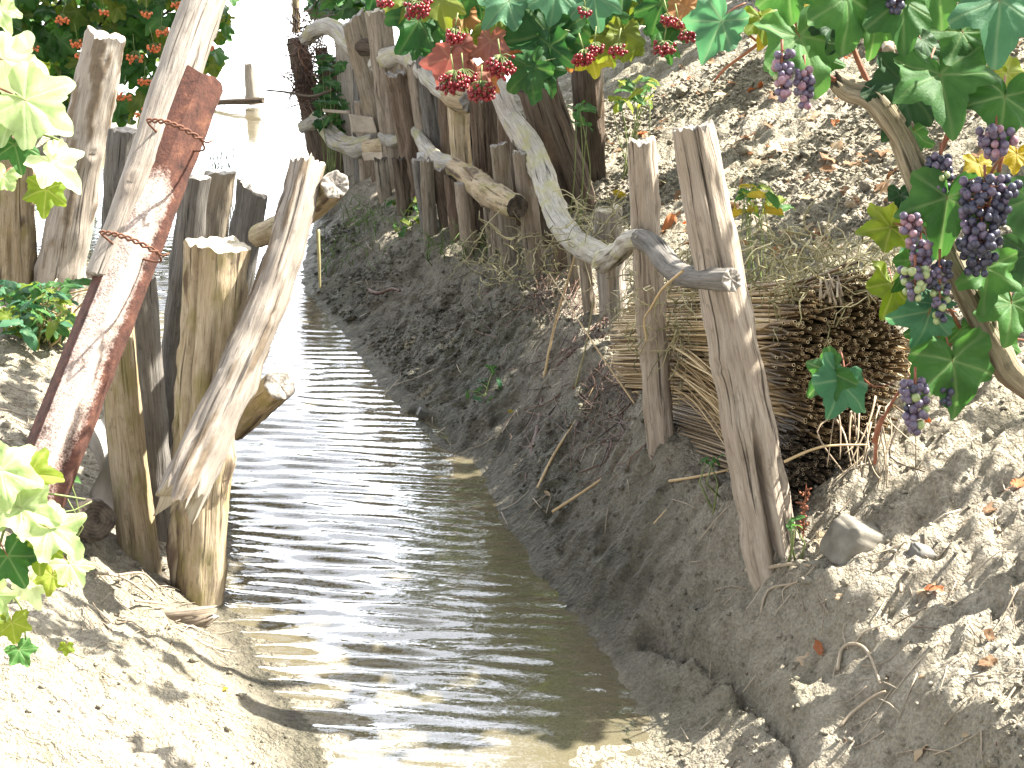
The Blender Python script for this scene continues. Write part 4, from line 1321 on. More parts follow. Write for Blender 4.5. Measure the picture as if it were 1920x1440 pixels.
def grape_cluster(px, py, Y, w, h, n, pal, label, gr=15, seed=0, lean=0.0):
    rs = random.Random(seed * 3 + 1)
    c0 = at(px, py, Y); s = px_size(c0)
    Y -= .05
    c0 = at(px, py, Y); s = px_size(c0)
    root = empty('grape_cluster', c0 + UP * h * .5 * s)
    tag(root, label, 'grapes', 'grape clusters on the vine')
    pts = []
    tries = 0
    n = int(n * 1.45)
    while len(pts) < n and tries < 6000:
        tries += 1
        v = rs.uniform(0, 1)
        half = (.5 * w) * (1 - .55 * v ** 1.4)
        a, q = rs.uniform(0, 6.28), math.sqrt(rs.uniform(.15, 1))
        x, d = half * q * math.cos(a), half * q * math.sin(a) * .8
        p = c0 + RIGHT * ((x + lean * (v - .5) * h) * s) + UP * ((.5 - v) * h * s) + FWD * (d * s)
        if all((p - o).length > gr * s * .70 for o in pts): pts.append(p)
    for p in pts:
        me = GM[rs.choices([a for a, b in pal], [b for a, b in pal])[0].name]
        o = bpy.data.objects.new('grape', me); COL.objects.link(o)
        o.parent = root
        o.location = p - root.location
        k = gr * s * .5 * rs.uniform(.88, 1.1)
        o.scale = (k, k, k * rs.uniform(1.0, 1.12))
    b = Bag()
    top = c0 + UP * (h * .5 + 26) * s
    v, f = tube_vf([top, c0 + UP * h * .4 * s, c0 - UP * h * .3 * s + RIGHT * lean * h * .3 * s], [.0022, .002, .0012], 6, .01); b.add(v, f)
    for p in pts[::2]:
        k = (p - c0).dot(UP)
        v, f = tube_vf([c0 + UP * (k + 8 * s), p], [.0009, .0008], 5, .02); b.add(v, f)
    b.build('stalk', M_STALK, root, root.location)
    return root


PU, BL, PI, GN = G_PUR, G_BLU, G_PNK, G_GRN
grape_cluster(1466, 142, 2.5, 40, 84, 20, [(PU, 8), (PI, 3), (GN, 1)], 'dusty purple grape cluster with one green grape, left of the pair under the upper leaf', 15, 1)
grape_cluster(1508, 165, 2.52, 40, 72, 18, [(PU, 8), (BL, 2), (PI, 1)], 'dusty purple grape cluster, right of the pair under the upper leaf', 15, 2)
grape_cluster(1764, 328, 2.5, 52, 70, 22, [(BL, 6), (PU, 5), (GN, 1)], 'small blue purple grape cluster between the vine trunk and a hanging leaf', 16, 3)
grape_cluster(1846, 405, 2.43, 110, 140, 75, [(BL, 10), (PU, 2)], 'largest grape cluster, dark blue, hanging in the shade near the right edge', 17, 4, -.2)
grape_cluster(1835, 482, 2.46, 82, 64, 26, [(BL, 10)], 'dark blue grape cluster below the largest cluster', 16, 5)
grape_cluster(1708, 430, 2.47, 42, 50, 14, [(PI, 6), (PU, 4)], 'pinkish grape cluster behind the edge of the big hanging leaf', 15, 6)
grape_cluster(1726, 484, 2.47, 46, 58, 16, [(PI, 2), (PU, 6), (GN, 1)], 'pale mauve grape cluster under the pinkish one', 15, 7)
grape_cluster(1716, 532, 2.44, 62, 56, 22, [(PU, 7), (GN, 5)], 'grape cluster with a knot of unripe green grapes above a small leaf', 15, 8)
grape_cluster(1762, 548, 2.45, 46, 110, 24, [(PU, 6), (BL, 5), (GN, 2)], 'narrow grape cluster hanging beside the lower vine trunk', 14, 9)
grape_cluster(1716, 762, 2.40, 54, 96, 28, [(PU, 10), (BL, 3), (GN, 2)], 'lowest grape cluster, dusty blue, hanging over the sunny soil', 16, 10)
grape_cluster(1774, 728, 2.46, 28, 70, 10, [(BL, 8)], 'few dark grapes half hidden behind the low broad leaf', 15, 11)
grape_cluster(1868, 268, 2.46, 78, 52, 22, [(PU, 8), (PI, 3)], 'shiny mauve grape cluster high at the right edge under a leaf', 17, 12)
grape_cluster(1843, 666, 2.52, 34, 50, 9, [(BL, 8), (PI, 1)], 'few dark grapes behind the lower vine trunk', 16, 13)
grape_cluster(1678, 8, 2.5, 34, 30, 8, [(BL, 8)], 'few dark grapes at the top edge between two leaves', 15, 14)

# ------------------------------------------------------------------ guelder rose over the fence
M_BERRY = grape_mat('red_berry', (.085, .0015, .004), (.19, .005, .010), (.22, .012, .018))
M_OBERRY = grape_mat('orange_berry', (.42, .07, .015), (.60, .15, .03), (.62, .22, .08))
SV2, SF2 = sphere_vf(9, 6)


def berry_cluster(parent, px, py, Y, w, mat, n=26, br=8.0, seed=0):
    rs = random.Random(seed)
    c = at(px, py, Y); s = px_size(c)
    b = Bag()
    top = c + UP * w * .75 * s
    done = []
    for i in range(n * 4):
        if len(done) >= n: break
        a, q = rs.uniform(0, 6.28), math.sqrt(rs.uniform(0, 1))
        p = c + RIGHT * (w * q * math.cos(a) * s) + FWD * (w * .7 * q * math.sin(a) * s) + UP * ((-.25 * w * (1 - q * q) + rs.gauss(0, w * .2)) * s)
        if any((p - o).length < br * s * .8 for o in done): continue
        done.append(p)
        k = br * s * .5 * rs.uniform(.85, 1.1)
        b.add(SV2 * k + np.array(p), SF2, 0)
        v, f = tube_vf([p, p * .5 + top * .5 + Vector((0, 0, .003)), top], [.0006, .0007, .0009], 4, .03); b.add(v, f, 1)
    v, f = tube_vf([top, top + UP * 30 * s + RIGHT * rs.uniform(-10, 10) * s], [.0012, .0014], 5, .03); b.add(v, f, 1)
    b.build('berry_cluster', [mat, M_GSTALK], parent, c)


KB = Vector((1.75, 3.5, zg(1.75, 3.5)))
kal = tag(empty('guelder_rose', KB), 'overhanging bush with red berry bunches and green to salmon red lobed leaves above the fence', 'shrub')
KL = [
    (775, 55, 2.95, 125, 125, L_KAL, .5), (812, 62, 2.95, 90, 80, L_KAL, .4), (752, 12, 2.95, 80, 100, L_KAL2, .5), (735, 8, 3.0, 60, 120, L_YEL, .5),
    (828, 15, 2.9, 95, 80, L_KAL2, .5), (838, 125, 2.85, 105, 110, L_RED, .2), (868, 100, 2.87, 80, 70, L_RED, .3), (918, 92, 2.85, 92, 95, L_RED, .3), (962, 92, 2.9, 80, 60, L_ORG, .3),
    (890, 150, 2.86, 86, 100, L_RED, .1), (918, 150, 2.9, 62, 60, L_ORG, .2), (872, 40, 2.95, 70, 90, L_ORG, .4), (845, 40, 3.0, 80, 180, L_ORG, .4), (880, 80, 2.92, 60, 100, L_KAL2, .3),
    (932, 45, 2.92, 100, 95, L_KAL2, .4), (908, 60, 2.96, 60, 120, L_YEL, .4), (1000, 68, 2.85, 170, 165, L_KAL, .8), (1050, 50, 2.88, 140, 80, L_KAL, .7), (1065, 75, 2.86, 120, 20, L_KAL, .8),
    (1028, 105, 2.82, 120, 95, L_KAL, .4), (985, 138, 2.8, 118, 150, L_KAL, .6), (1022, 142, 2.8, 92, 60, L_KAL, .5), (1000, 150, 2.82, 80, 110, L_KAL, .4), (1035, 85, 2.85, 80, 100, L_KAL, .3),
    (940, 15, 2.85, 120, 130, L_BLUE, .6), (1040, 0, 2.85, 120, 95, L_BLUE, .6), (1115, 10, 2.85, 110, 85, L_BLUE, .6), (990, 10, 2.88, 100, 100, L_KAL, .5), (1080, 25, 2.9, 90, 100, L_KAL, .4),
    (1130, 40, 2.92, 105, 75, L_KAL, .5), (1072, 105, 2.9, 66, 110, L_ORG, .3), (1112, 118, 2.92, 76, 80, L_YEL, .3), (1140, 85, 2.9, 80, 120, L_KAL2, .3), (1170, 75, 2.9, 92, 90, L_KAL2, .4),
    (1155, 30, 2.95, 80, 60, L_KAL2, .4), (1185, 35, 2.95, 70, 90, L_KAL, .4), (1235, 25, 2.9, 110, 110, L_KAL, .3), (1285, 28, 2.88, 100, 85, L_ORG, .2), (1262, 60, 2.9, 70, 120, L_KAL, .3),
    (1232, 60, 2.95, 66, 100, L_KAL, .2), (1300, 5, 2.9, 70, 90, L_RED, .3), (1255, 100, 2.96, 46, 90, L_KAL, .3), (1210, 5, 2.95, 90, 100, L_KAL2, .4), (800, -15, 2.95, 90, 90, L_KAL, .6),
    (870, -10, 2.95, 100, 95, L_KAL, .6), (960, -20, 2.95, 110, 80, L_KAL, .6), (1090, -25, 2.95, 110, 95, L_KAL, .6), (1170, -20, 2.95, 110, 95, L_KAL, .6), (850, 75, 2.97, 60, 60, L_KAL, .4),
    (790, 90, 2.98, 60, 40, L_KAL, .4), (900, 20, 2.98, 60, 80, L_KAL, .4), (1010, 30, 2.92, 100, 120, L_KAL, .4), (960, 60, 2.95, 70, 140, L_KAL2, .3), (1100, 70, 2.95, 80, 80, L_KAL, .3),
    (1145, 110, 2.96, 46, 60, L_KAL2, .3), (700, -12, 3.0, 70, 110, L_KAL, .5), (1190, 95, 2.95, 50, 110, L_KAL2, .3),
]
for i, (a, b, y, s, an, mt, ti) in enumerate(KL):
    img_leaf(kal, 'kalyna', a, b, y, s, an, mt, i, ti * .5, random.uniform(-.3, .3))
for i, (a, b, w, n) in enumerate([(782, 18, 22, 26), (792, 2, 16, 12), (852, 68, 18, 22), (850, 154, 29, 34), (868, 148, 24, 20), (938, 124, 27, 32), (902, 172, 26, 30), (1094, 108, 20, 20), (1114, 92, 16, 16), (1098, 24, 12, 10),
                                  (1158, 95, 16, 14), (1245, 92, 19, 20), (1252, 38, 14, 16), (1288, 68, 16, 18), (1272, 45, 10, 8), (722, 5, 14, 10)]):
    berry_cluster(kal, a, b, 2.76 + .01 * (i % 5), w * 1.05, M_BERRY, int(n * 2.2), 8.0, i)
for pts, w in [([(780, -10, 2.97), (815, -35, 3.0), (900, -70, 3.05)], 7), ([(850, 60, 2.95), (880, 5, 2.97), (930, -60, 3.0)], 6), ([(1000, 70, 2.9), (1040, 10, 2.93), (1060, -70, 3.0)], 8),
               ([(1110, 80, 2.95), (1100, 20, 2.96), (1090, -60, 3.0)], 6), ([(1250, 80, 2.93), (1245, 10, 2.95), (1250, -60, 3.0)], 6), ([(968, 118, 2.9), (985, 100, 2.9), (990, 60, 2.92)], 5)]:
    shoot(kal, pts, w, W_GREY)
P = [at(900, -75, 3.05), at(1060, -85, 3.05), at(1250, -80, 3.05), at(1500, -110, 3.1), Vector((1.25, 3.3, 1.95)), Vector((1.65, 3.45, 1.5)), KB + Vector((0, 0, -.1))]
v, f = tube_vf(P, [.006, .010, .012, .014, .017, .02, .024], 10, .03)
link_mesh('stem', v, f, W_GREY, kal, KB)
bag = Bag(); rs = random.Random(9)
kg = [leaf_geo('kalyna', 300 + i, 30, (.45, .8, 1.0), False) for i in range(4)]
cnt = 0
PTS = []
while cnt < 330:
    p = Vector((rs.gauss(.55, .55), rs.uniform(2.9, 4.6), rs.uniform(1.35, 1.95)))
    if in_frame(p, 30) or p.z < zg(p.x, p.y) + .35: continue
    land = p - SDIR * ((p.z - .12) / SDIR.z)
    if land.x < -.2 and land.y < 3.1: continue
    PTS.append(p)
    bag_leaf(bag, kg[cnt % 4], leaf_matrix(p, (rs.gauss(0, 1), rs.gauss(0, 1), -.8), (rs.gauss(0, .5), rs.gauss(0, .5), 1), rs.uniform(.05, .09)), cnt % 2)
    cnt += 1
bag.build('foliage', [L_KAL, L_KAL2], kal, KB)
canes(kal, PTS, P[2:], W_GREY, .002)

# ------------------------------------------------------------------ berry bush on the far left bank
BB = Vector((-2.6, 9.0, zg(-2.6, 9.0)))
bush = tag(empty('berry_bush', BB), 'dense bush with orange red berry bunches on the far left bank', 'shrub')
bag = Bag(); rs = random.Random(21)
bg_ = [leaf_geo('kalyna', 400 + i, 32, (.4, .75, 1.0), False) for i in range(6)]
cnt = 0


def bush_edge(py):      # right outline of the bush in the photo
    return float(np.interp(py, [-150, 0, 30, 60, 90, 130, 165, 195, 235], [470, 455, 438, 440, 425, 405, 345, 330, 300]))


while cnt < 900:
    py = rs.uniform(-160, 250); px = rs.uniform(-200, 470)
    if px > bush_edge(py) - 6 + rs.gauss(0, 8): continue
    if py > 225 + rs.gauss(0, 10) - (20 if px > 250 else 0): continue
    Y = 7.6 + abs(rs.gauss(0, .55)) + .25 * float(pn(px * .012, py * .012, 3.3)) + .0009 * max(0, px - 330) ** 1.2
    p = at(px, py, Y)
    nrm = Vector((rs.gauss(.25, .5), rs.gauss(-.5, .45), rs.gauss(.75, .35)))
    bag_leaf(bag, bg_[cnt % 6], leaf_matrix(p, (rs.gauss(0, .6), rs.gauss(-.2, .4), -1), nrm, rs.uniform(.055, .105)), (cnt * 7 % 10) // 7)
    cnt += 1
bag.build('foliage', [L_BUSH, L_KAL2], bush, BB)
for i, (a, b, w) in enumerate([(117, 36, 14), (57, 90, 16), (145, 82, 12), (150, 104, 9), (195, 22, 9), (275, 26, 10), (345, 14, 16), (303, 58, 14), (288, 90, 13), (252, 106, 16), (271, 152, 14), (106, 175, 13), (233, 182, 15),
                               (278, 204, 11), (262, 215, 8), (394, 88, 8), (5, 75, 12), (330, 8, 9), (310, 130, 10), (60, 130, 10)]):
    berry_cluster(bush, a, b, 7.45, w, M_OBERRY, 20, 5.5, 50 + i)
for k in range(7):
    x, y = -2.6 + .3 * rs.uniform(-1, 1), 8.9 + .2 * rs.uniform(-1, 1)
    q = at(rs.uniform(20, 400), rs.uniform(-60, 120), 7.9)
    v, f = tube_vf([(x, y, zg(x, y) - .05), ((x + q.x) / 2 - .1, (y + q.y) / 2, q.z * .5), q], [.016, .012, .004], 7, .05)
    link_mesh('stem', v, f, W_DARK, bush, BB)

# far greenery behind the fence end
def bushlet(name, px0, px1, py0, py1, Y, n, mats, label, cat, size=(.03, .06), kind='kalyna', seed=0, depth=.25, group=None, fold=None):
    rs = random.Random(seed)
    gs = [leaf_geo(kind, 500 + seed * 7 + i, 24, (.45, .8, 1.0), True) for i in range(4)]
    base = at((px0 + px1) / 2, py1, Y)
    base.z = zg(base.x, base.y) if zg(base.x, base.y) > -.05 else 0
    root = tag(empty(name, base), label, cat, group)
    b = Bag(); st = Bag()
    for i in range(n):
        px, py = rs.uniform(px0, px1), rs.uniform(py0, py1)
        p = at(px, py, Y + rs.gauss(0, depth))
        if p.z < zg(p.x, p.y) + .005: p.z = zg(p.x, p.y) + rs.uniform(.01, .04)
        bag_leaf(b, gs[i % 4], leaf_matrix(p, (rs.gauss(0, 1), rs.gauss(0, .6), -.4), (rs.gauss(0, .45), rs.gauss(-.3, .4), 1), rs.uniform(*size)), rs.randrange(len(mats)))
        if i % 3 == 0:
            v, f = tube_vf([p, p * .4 + base * .6 + Vector((rs.gauss(0, .02), 0, .01)), base + Vector((rs.gauss(0, .02), rs.gauss(0, .02), -.01))], [.0012, .0018, .0025], 5, .05)
            st.add(v, f)
    b.build('foliage', mats, root, base)
    st.build('stem', M_GSTALK, root, base)
    return root


tb = Vector((1.3, 7.9, zg(1.3, 7.9)))  # unseen tree added to darken the water's reflection; only its lowest leaves show
tree = tag(empty('leafy_tree', tb), 'dark green leaves behind the tops of the far posts, with an added unseen crown above', 'tree')
bag = Bag(); rs = random.Random(61)
tg = [leaf_geo('kalyna', 800 + i, 22, (.5, .85, 1.0), False) for i in range(5)]
cnt = 0
while cnt < 1500:
    q = Vector((rs.gauss(0, 1), rs.gauss(0, 1), rs.gauss(0, 1))).normalized() * rs.uniform(.2, 1) ** .45
    p = Vector((1.0 + 1.75 * q.x, 8.0 + 1.0 * q.y, 2.55 + 1.35 * q.z))
    if float(pn(p.x * 2.2, p.y * 2.2, p.z * 2.2)) < -.18: continue
    if in_frame(p, 12): continue
    bag_leaf(bag, tg[cnt % 5], leaf_matrix(p, (rs.gauss(0, 1), rs.gauss(0, 1), -.8), (rs.gauss(0, .6), rs.gauss(0, .6), 1), rs.uniform(.09, .16)), cnt % 2)
    cnt += 1
for i in range(110):
    p = at(rs.uniform(590, 765), rs.uniform(-40, 26), 8.6 + rs.uniform(-.3, .5))
    bag_leaf(bag, tg[i % 5], leaf_matrix(p, (rs.gauss(0, 1), rs.gauss(0, 1), -.8), (rs.gauss(0, .6), rs.gauss(-.3, .6), 1), rs.uniform(.06, .11)), i % 2)
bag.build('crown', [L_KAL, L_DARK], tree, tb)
bb = Bag()
v, f = tube_vf([tb + Vector((0, 0, -.1)), tb + Vector((-.05, 0, .6)), Vector((1.15, 8.0, 2.4)), Vector((1.0, 8.0, 3.3))], [.10, .085, .06, .03], 12, .06); bb.add(v, f)
for k in range(9):
    z = rs.uniform(1.9, 2.9); o_ = Vector((1.15, 8.0, z))
    q = o_ + Vector((rs.uniform(-1.4, 1.3), rs.uniform(-.7, .7), rs.uniform(-.3, .8)))
    v, f = tube_vf([o_, (o_ + q) / 2 + Vector((0, 0, .1)), q], [.035, .022, .008], 8, .06); bb.add(v, f)
bb.build('trunk', W_DARK, tree, tb)
bushlet('climbing_weed', 596, 640, 100, 240, 7.2, 60, [L_KAL, L_GREEN], 'small leafy weed climbing between the far end posts', 'weed', (.03, .055), seed=2, depth=.1)
bushlet('green_weed', 0, 135, 530, 625, 4.3, 130, [L_GREEN, L_LIME, L_BLUE], 'low patch of bright green weeds on the left bank beside the rusted channel', 'weed', (.035, .06), seed=3, depth=.15, kind='oval')
bushlet('green_weed', 1370, 1480, 120, 175, 4.9, 26, [L_GREEN, L_LIME], 'small green weed sprouting on the slope below the upper grapes', 'weed', (.03, .05), seed=4, depth=.1, kind='oval') if False else None
bushlet('green_weed', 1140, 1230, 150, 195, 5.3, 34, [L_GREEN, L_LIME, L_KAL], 'small green weed beside the thin white stalk behind the dark trunk', 'weed', (.025, .05), seed=5, depth=.08, kind='oval')
bushlet('green_weed', 735, 800, 420, 478, 6.0, 26, [L_GREEN, L_LIME], 'small weed at the foot of the reddish brown post', 'weed', (.025, .045), seed=6, depth=.1, kind='oval')
bushlet('green_weed', 1078, 1105, 190, 240, 4.9, 12, [L_KAL, L_GREEN], 'few leaves on a stalk beside the thick dark stump', 'weed', (.03, .05), seed=7, depth=.05, kind='oval')
bushlet('green_weed', 1380, 1480, 345, 400, 3.7, 30, [L_LIME, L_GREEN, L_YEL], 'yellowish green weed on the slope right of the thick near post', 'weed', (.02, .045), seed=8, depth=.08, kind='oval')
bushlet('seedling', 872, 940, 712, 752, 4.2, 10, [L_GREEN, L_BLUE], 'tiny green seedling growing alone on the shaded mud bank', 'seedling', (.018, .03), seed=9, depth=.05, kind='oval')
bushlet('seedling', 1318, 1350, 855, 880, 2.98, 8, [L_GREEN], 'tiny green seedling between the two tall near posts', 'seedling', (.012, .02), seed=10, depth=.03, kind='oval')
bushlet('seedling', 1478, 1500, 970, 995, 2.68, 8, [L_GREEN], 'tiny green seedling at the foot of the thick near post', 'seedling', (.012, .02), seed=11, depth=.02, kind='oval')
bushlet('seedling', 100, 130, 890, 925, 2.9, 8, [L_LIME, L_GREEN], 'small green seedling in the hollow under the rusted channel', 'seedling', (.02, .035), seed=12, depth=.03, kind='oval')

# ------------------------------------------------------------------ sunlit vine leaves at the left edge
LV = Vector((-1.05, 2.1, zg(-1.05, 2.1)))
lvine = tag(empty('young_vine', LV), 'overexposed yellow green vine leaves hanging in at the left edge', 'vine')
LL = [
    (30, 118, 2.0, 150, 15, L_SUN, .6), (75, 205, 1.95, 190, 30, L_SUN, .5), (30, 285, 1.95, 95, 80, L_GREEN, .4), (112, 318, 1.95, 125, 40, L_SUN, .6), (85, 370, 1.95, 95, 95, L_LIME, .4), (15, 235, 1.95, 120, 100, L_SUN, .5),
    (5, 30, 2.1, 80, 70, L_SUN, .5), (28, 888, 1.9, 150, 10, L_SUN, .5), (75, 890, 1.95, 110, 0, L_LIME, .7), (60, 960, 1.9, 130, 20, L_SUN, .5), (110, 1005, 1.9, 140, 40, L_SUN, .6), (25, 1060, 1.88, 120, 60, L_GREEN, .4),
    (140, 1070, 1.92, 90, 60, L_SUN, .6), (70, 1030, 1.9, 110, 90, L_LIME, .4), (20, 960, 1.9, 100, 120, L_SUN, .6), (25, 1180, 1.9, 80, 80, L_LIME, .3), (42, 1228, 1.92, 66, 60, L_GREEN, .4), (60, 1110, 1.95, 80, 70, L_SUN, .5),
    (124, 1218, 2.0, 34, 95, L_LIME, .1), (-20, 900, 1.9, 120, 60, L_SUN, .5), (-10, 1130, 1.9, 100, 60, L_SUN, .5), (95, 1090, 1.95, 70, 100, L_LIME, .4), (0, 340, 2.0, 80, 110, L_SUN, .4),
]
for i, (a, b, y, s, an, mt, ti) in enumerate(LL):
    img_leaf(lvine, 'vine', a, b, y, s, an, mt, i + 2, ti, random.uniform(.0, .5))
for pts, w in [([(-60, 700, 2.0), (-40, 400, 2.0), (-10, 270, 2.0), (60, 250, 1.98), (110, 262, 1.97)], 7), ([(-40, 400, 2.0), (-30, 150, 2.05), (0, 60, 2.1)], 6),
               ([(-60, 1300, 1.95), (-20, 1100, 1.93), (20, 960, 1.93), (60, 925, 1.95), (160, 936, 1.98)], 6), ([(0, 1090, 1.92), (40, 1140, 1.92), (48, 1200, 1.93)], 5), ([(60, 925, 1.95), (120, 960, 1.96), (172, 940, 1.98)], 4)]:
    shoot(lvine, pts, w, M_GSTALK)
v, f = tube_vf([LV + Vector((0, 0, -.06)), at(-60, 1300, 1.95), at(-60, 700, 2.0)], [.012, .009, .006], 8, .03)
link_mesh('stem', v, f, W_VINE, lvine, LV)
# ------------------------------------------------------------------ reed bundles
def straw_mat(name, a, b, c3):
    m, nt, out = newmat(name)
    geo = nt.nodes.new('ShaderNodeNewGeometry')
    v = attr(nt, 'var')
    n = noise_tex(nt, geo.outputs['Position'], 120, 3, .6)
    c = ramp(nt, math_node(nt, 'MULTIPLY_ADD', n, .4, math_node(nt, 'MULTIPLY_ADD', v, .8, -.1)), [(.0, tuple(q * .45 for q in a)), (.2, a), (.55, b), (.85, c3)])
    principled(nt, out, c, .6, n, .3, .002, .35)
    return m


M_STRAW = straw_mat('dry_reed', (.20, .13, .06), (.44, .32, .17), (.60, .48, .29))
M_STRAWD = straw_mat('dark_old_reed', (.11, .08, .05), (.24, .18, .115), (.40, .32, .22))
M_HOLE = plain_mat('hollow_reed_inside', (.005, .004, .003), (.012, .009, .007), 200, .9)  # near black: the shade inside the hollows is put into the colour


def reed_bundle(face, back, ru, rv, n, label, seed, mat, spread=1.15, flare=.0):
    """hollow reeds tied side by side; their cut ends face the camera side"""
    rs = random.Random(seed)
    face, back = Vector(face), Vector(back)
    ax = (face - back).normalized()
    u = ax.cross(Vector((0, 0, 1))).normalized(); w = u.cross(ax).normalized()
    L = (face - back).length
    bag = Bag()
    pts = []
    PA = np.zeros((n, 2))
    tries = 0
    r0 = math.sqrt(ru * rv / n) * .86
    while len(pts) < n and tries < 40000:
        tries += 1
        a, q = rs.uniform(0, 6.28), math.sqrt(rs.uniform(0, 1)) * (1 + .10 * math.sin(3 * tries))
        k = (math.cos(a) * q, math.sin(a) * q)
        if not pts or (((PA[:len(pts), 0] - k[0]) * ru) ** 2 + ((PA[:len(pts), 1] - k[1]) * rv) ** 2).min() > (r0 * 1.62) ** 2:
            PA[len(pts)] = k; pts.append(k)
    segs = 7
    th = [2 * math.pi * j / segs for j in range(segs)]
    for a, b in pts:
        r = r0 * rs.uniform(.62, 1.12)
        e = rs.gauss(0, .007) - .05 * (a * a + b * b) * 0
        edge = math.hypot(a, b)
        fl = flare * max(0, edge - .6)
        tilt_u, tilt_v = rs.gauss(0, .012) + a * fl, rs.gauss(0, .012) + b * fl
        P = []
        for t in (1.0, .94, .86, .6, .3, 0.0):
            s = 1 + (spread - 1) * (1 - t)
            k = max(0, t - .8) * 5
            P.append(back + ax * (L * t + (e if t == 1 else 0)) + u * (a * ru * s + tilt_u * k + rs.gauss(0, .002)) + w * (b * rv * s + tilt_v * k - .02 * (1 - t) ** 2 + rs.gauss(0, .002)))
        v, f = tube_vf(P, [r, r, r, r * .95, r * .85, r * .7], segs, .10, cap=False)
        tone = min(1, max(0, rs.gauss(.45, .22)))
        tv = np.full(len(v), tone)
        tv[:2 * segs] = tone * .6 - .30                 # weathered ends, with deep shade between them painted nearly black
        tv[2 * segs:3 * segs] = tone * .8
        bag.add(v, f, 0, tv)
        # rim and hollow at the front (first ring)
        ring = v[:segs]; c = ring.mean(0)
        d = np.array((P[1] - P[0]).normalized())
        inner = c + (ring - c) * .74
        deep = inner + d * .012
        vv = np.concatenate([ring, inner, deep])
        bag.add(vv, [[j, (j + 1) % segs, segs + (j + 1) % segs, segs + j] for j in range(segs)], 0, tone + rs.choice([-.4, -.2, .0, .35]))
        bag.add(np.concatenate([inner, deep]), [[j, (j + 1) % segs, segs + (j + 1) % segs, segs + j] for j in range(segs)] + [list(range(segs, 2 * segs))], 1, 0)
    o = bag.build('reed_bundle', [mat, M_HOLE], None, tuple(face), True)
    tag(o, label, 'reed bundle', 'reed bundles behind the thick near post')


reed_bundle(at(1586, 672, 2.84), (.345, 3.72, .40), .100, .128, 1050, 'upper reed bundle, straw stems with dark hollow cut ends', 3, M_STRAW, 1.12, .03)
reed_bundle(at(1556, 872, 2.84), (.40, 3.50, .30), .088, .094, 620, 'lower reed bundle, darker hollow ends pressed into the bank', 4, M_STRAWD, 1.05, .02)


def strands(name, items, mat, label, cat, kind=None, grp=None, segs=5, step=.015):
    b = Bag()
    rs = random.Random(len(items))
    for pts, r in items:
        n = len(pts)
        v, f = tube_vf(pts, [r * (1 - .5 * i / (n - 1)) for i in range(n)], segs, step)
        b.add(v, f, 0, min(1, max(0, rs.gauss(.5, .25))))
    o = b.build(name, mat, None, tuple(items[0][0][0]))
    return tag(o, label, cat, grp, kind)


rs = random.Random(31)
it = []
for _ in range(34):                                    # flaring straws at the right end of the upper bundle
    a = at(rs.uniform(1600, 1660), rs.uniform(600, 690), 2.98)
    b = at(rs.uniform(1665, 1735), rs.uniform(640, 715), 2.93)
    it.append(([a, (a + b) / 2 + Vector((0, 0, rs.uniform(0, .012))), b], .0032))
strands('loose_straw', it, M_STRAW, 'loose straws splaying out to the right of the upper reed bundle', 'straw', 'stuff')
it = []
for _ in range(70):                                    # bent straws hanging to the left of the thick post
    x0, y0 = rs.uniform(1255, 1330), rs.uniform(640, 745)
    a = at(x0, y0, 3.30 + rs.uniform(-.05, .05))
    k = rs.uniform(.5, 1)
    b = at(x0 + 45 * k, y0 + 30 * k, 3.16)
    c = at(x0 + rs.uniform(90, 130), y0 + rs.uniform(60, 120), 3.0)
    it.append(([a, b, c], rs.uniform(.0012, .0028)))
strands('loose_straw', it, M_STRAW, 'fan of bent straws drooping left of the thick near post', 'straw', 'stuff')
it = []
for _ in range(20):                                    # straws hanging below the bundles at the right
    x0, y0 = rs.uniform(1560, 1700), rs.uniform(740, 800)
    a = at(x0, y0, 2.80)
    b = at(x0 + rs.gauss(0, 14), y0 + rs.uniform(30, 60), 2.76)
    c = at(x0 + rs.gauss(0, 30), y0 + rs.uniform(70, 130), 2.72)
    it.append(([a, b, c], rs.uniform(.0012, .0026)))
strands('loose_straw', it, M_STRAWD, 'straws hanging below the right end of the upper reed bundle', 'straw', 'stuff')

# ------------------------------------------------------------------ dry tangle of weeds above the bundle and along the rail
M_TANG = straw_mat('dry_weed_stem', (.13, .12, .05), (.27, .24, .12), (.42, .37, .22))
M_ROOT = straw_mat('pale_root', (.16, .12, .08), (.30, .245, .175), (.44, .38, .29))
M_DROOT = straw_mat('dark_root', (.035, .020, .014), (.10, .055, .038), (.20, .115, .075))


def tangle(n, box, Yr, curl, r, seed, droop=.02):
    rs = random.Random(seed)
    it = []
    for _ in range(n):
        x, y = rs.uniform(box[0], box[1]), rs.uniform(box[2], box[3])
        p = at(x, y, rs.uniform(*Yr))
        if p.z < zg(p.x, p.y) + .01: p.z = zg(p.x, p.y) + rs.uniform(.01, .05)
        d = Vector((rs.gauss(0, 1), rs.gauss(0, .7), rs.gauss(0, .6))).normalized()
        pts = [p]
        for _k in range(rs.randint(3, 6)):
            d = (d + Vector((rs.gauss(0, curl), rs.gauss(0, curl), rs.gauss(-.12, curl)))).normalized()
            p = p + d * rs.uniform(.014, .032)
            g = zg(p.x, p.y)
            if p.z < g + .003: p = Vector((p.x, p.y, g + .004))
            pts.append(p)
        it.append((pts, rs.uniform(*r)))
    return it


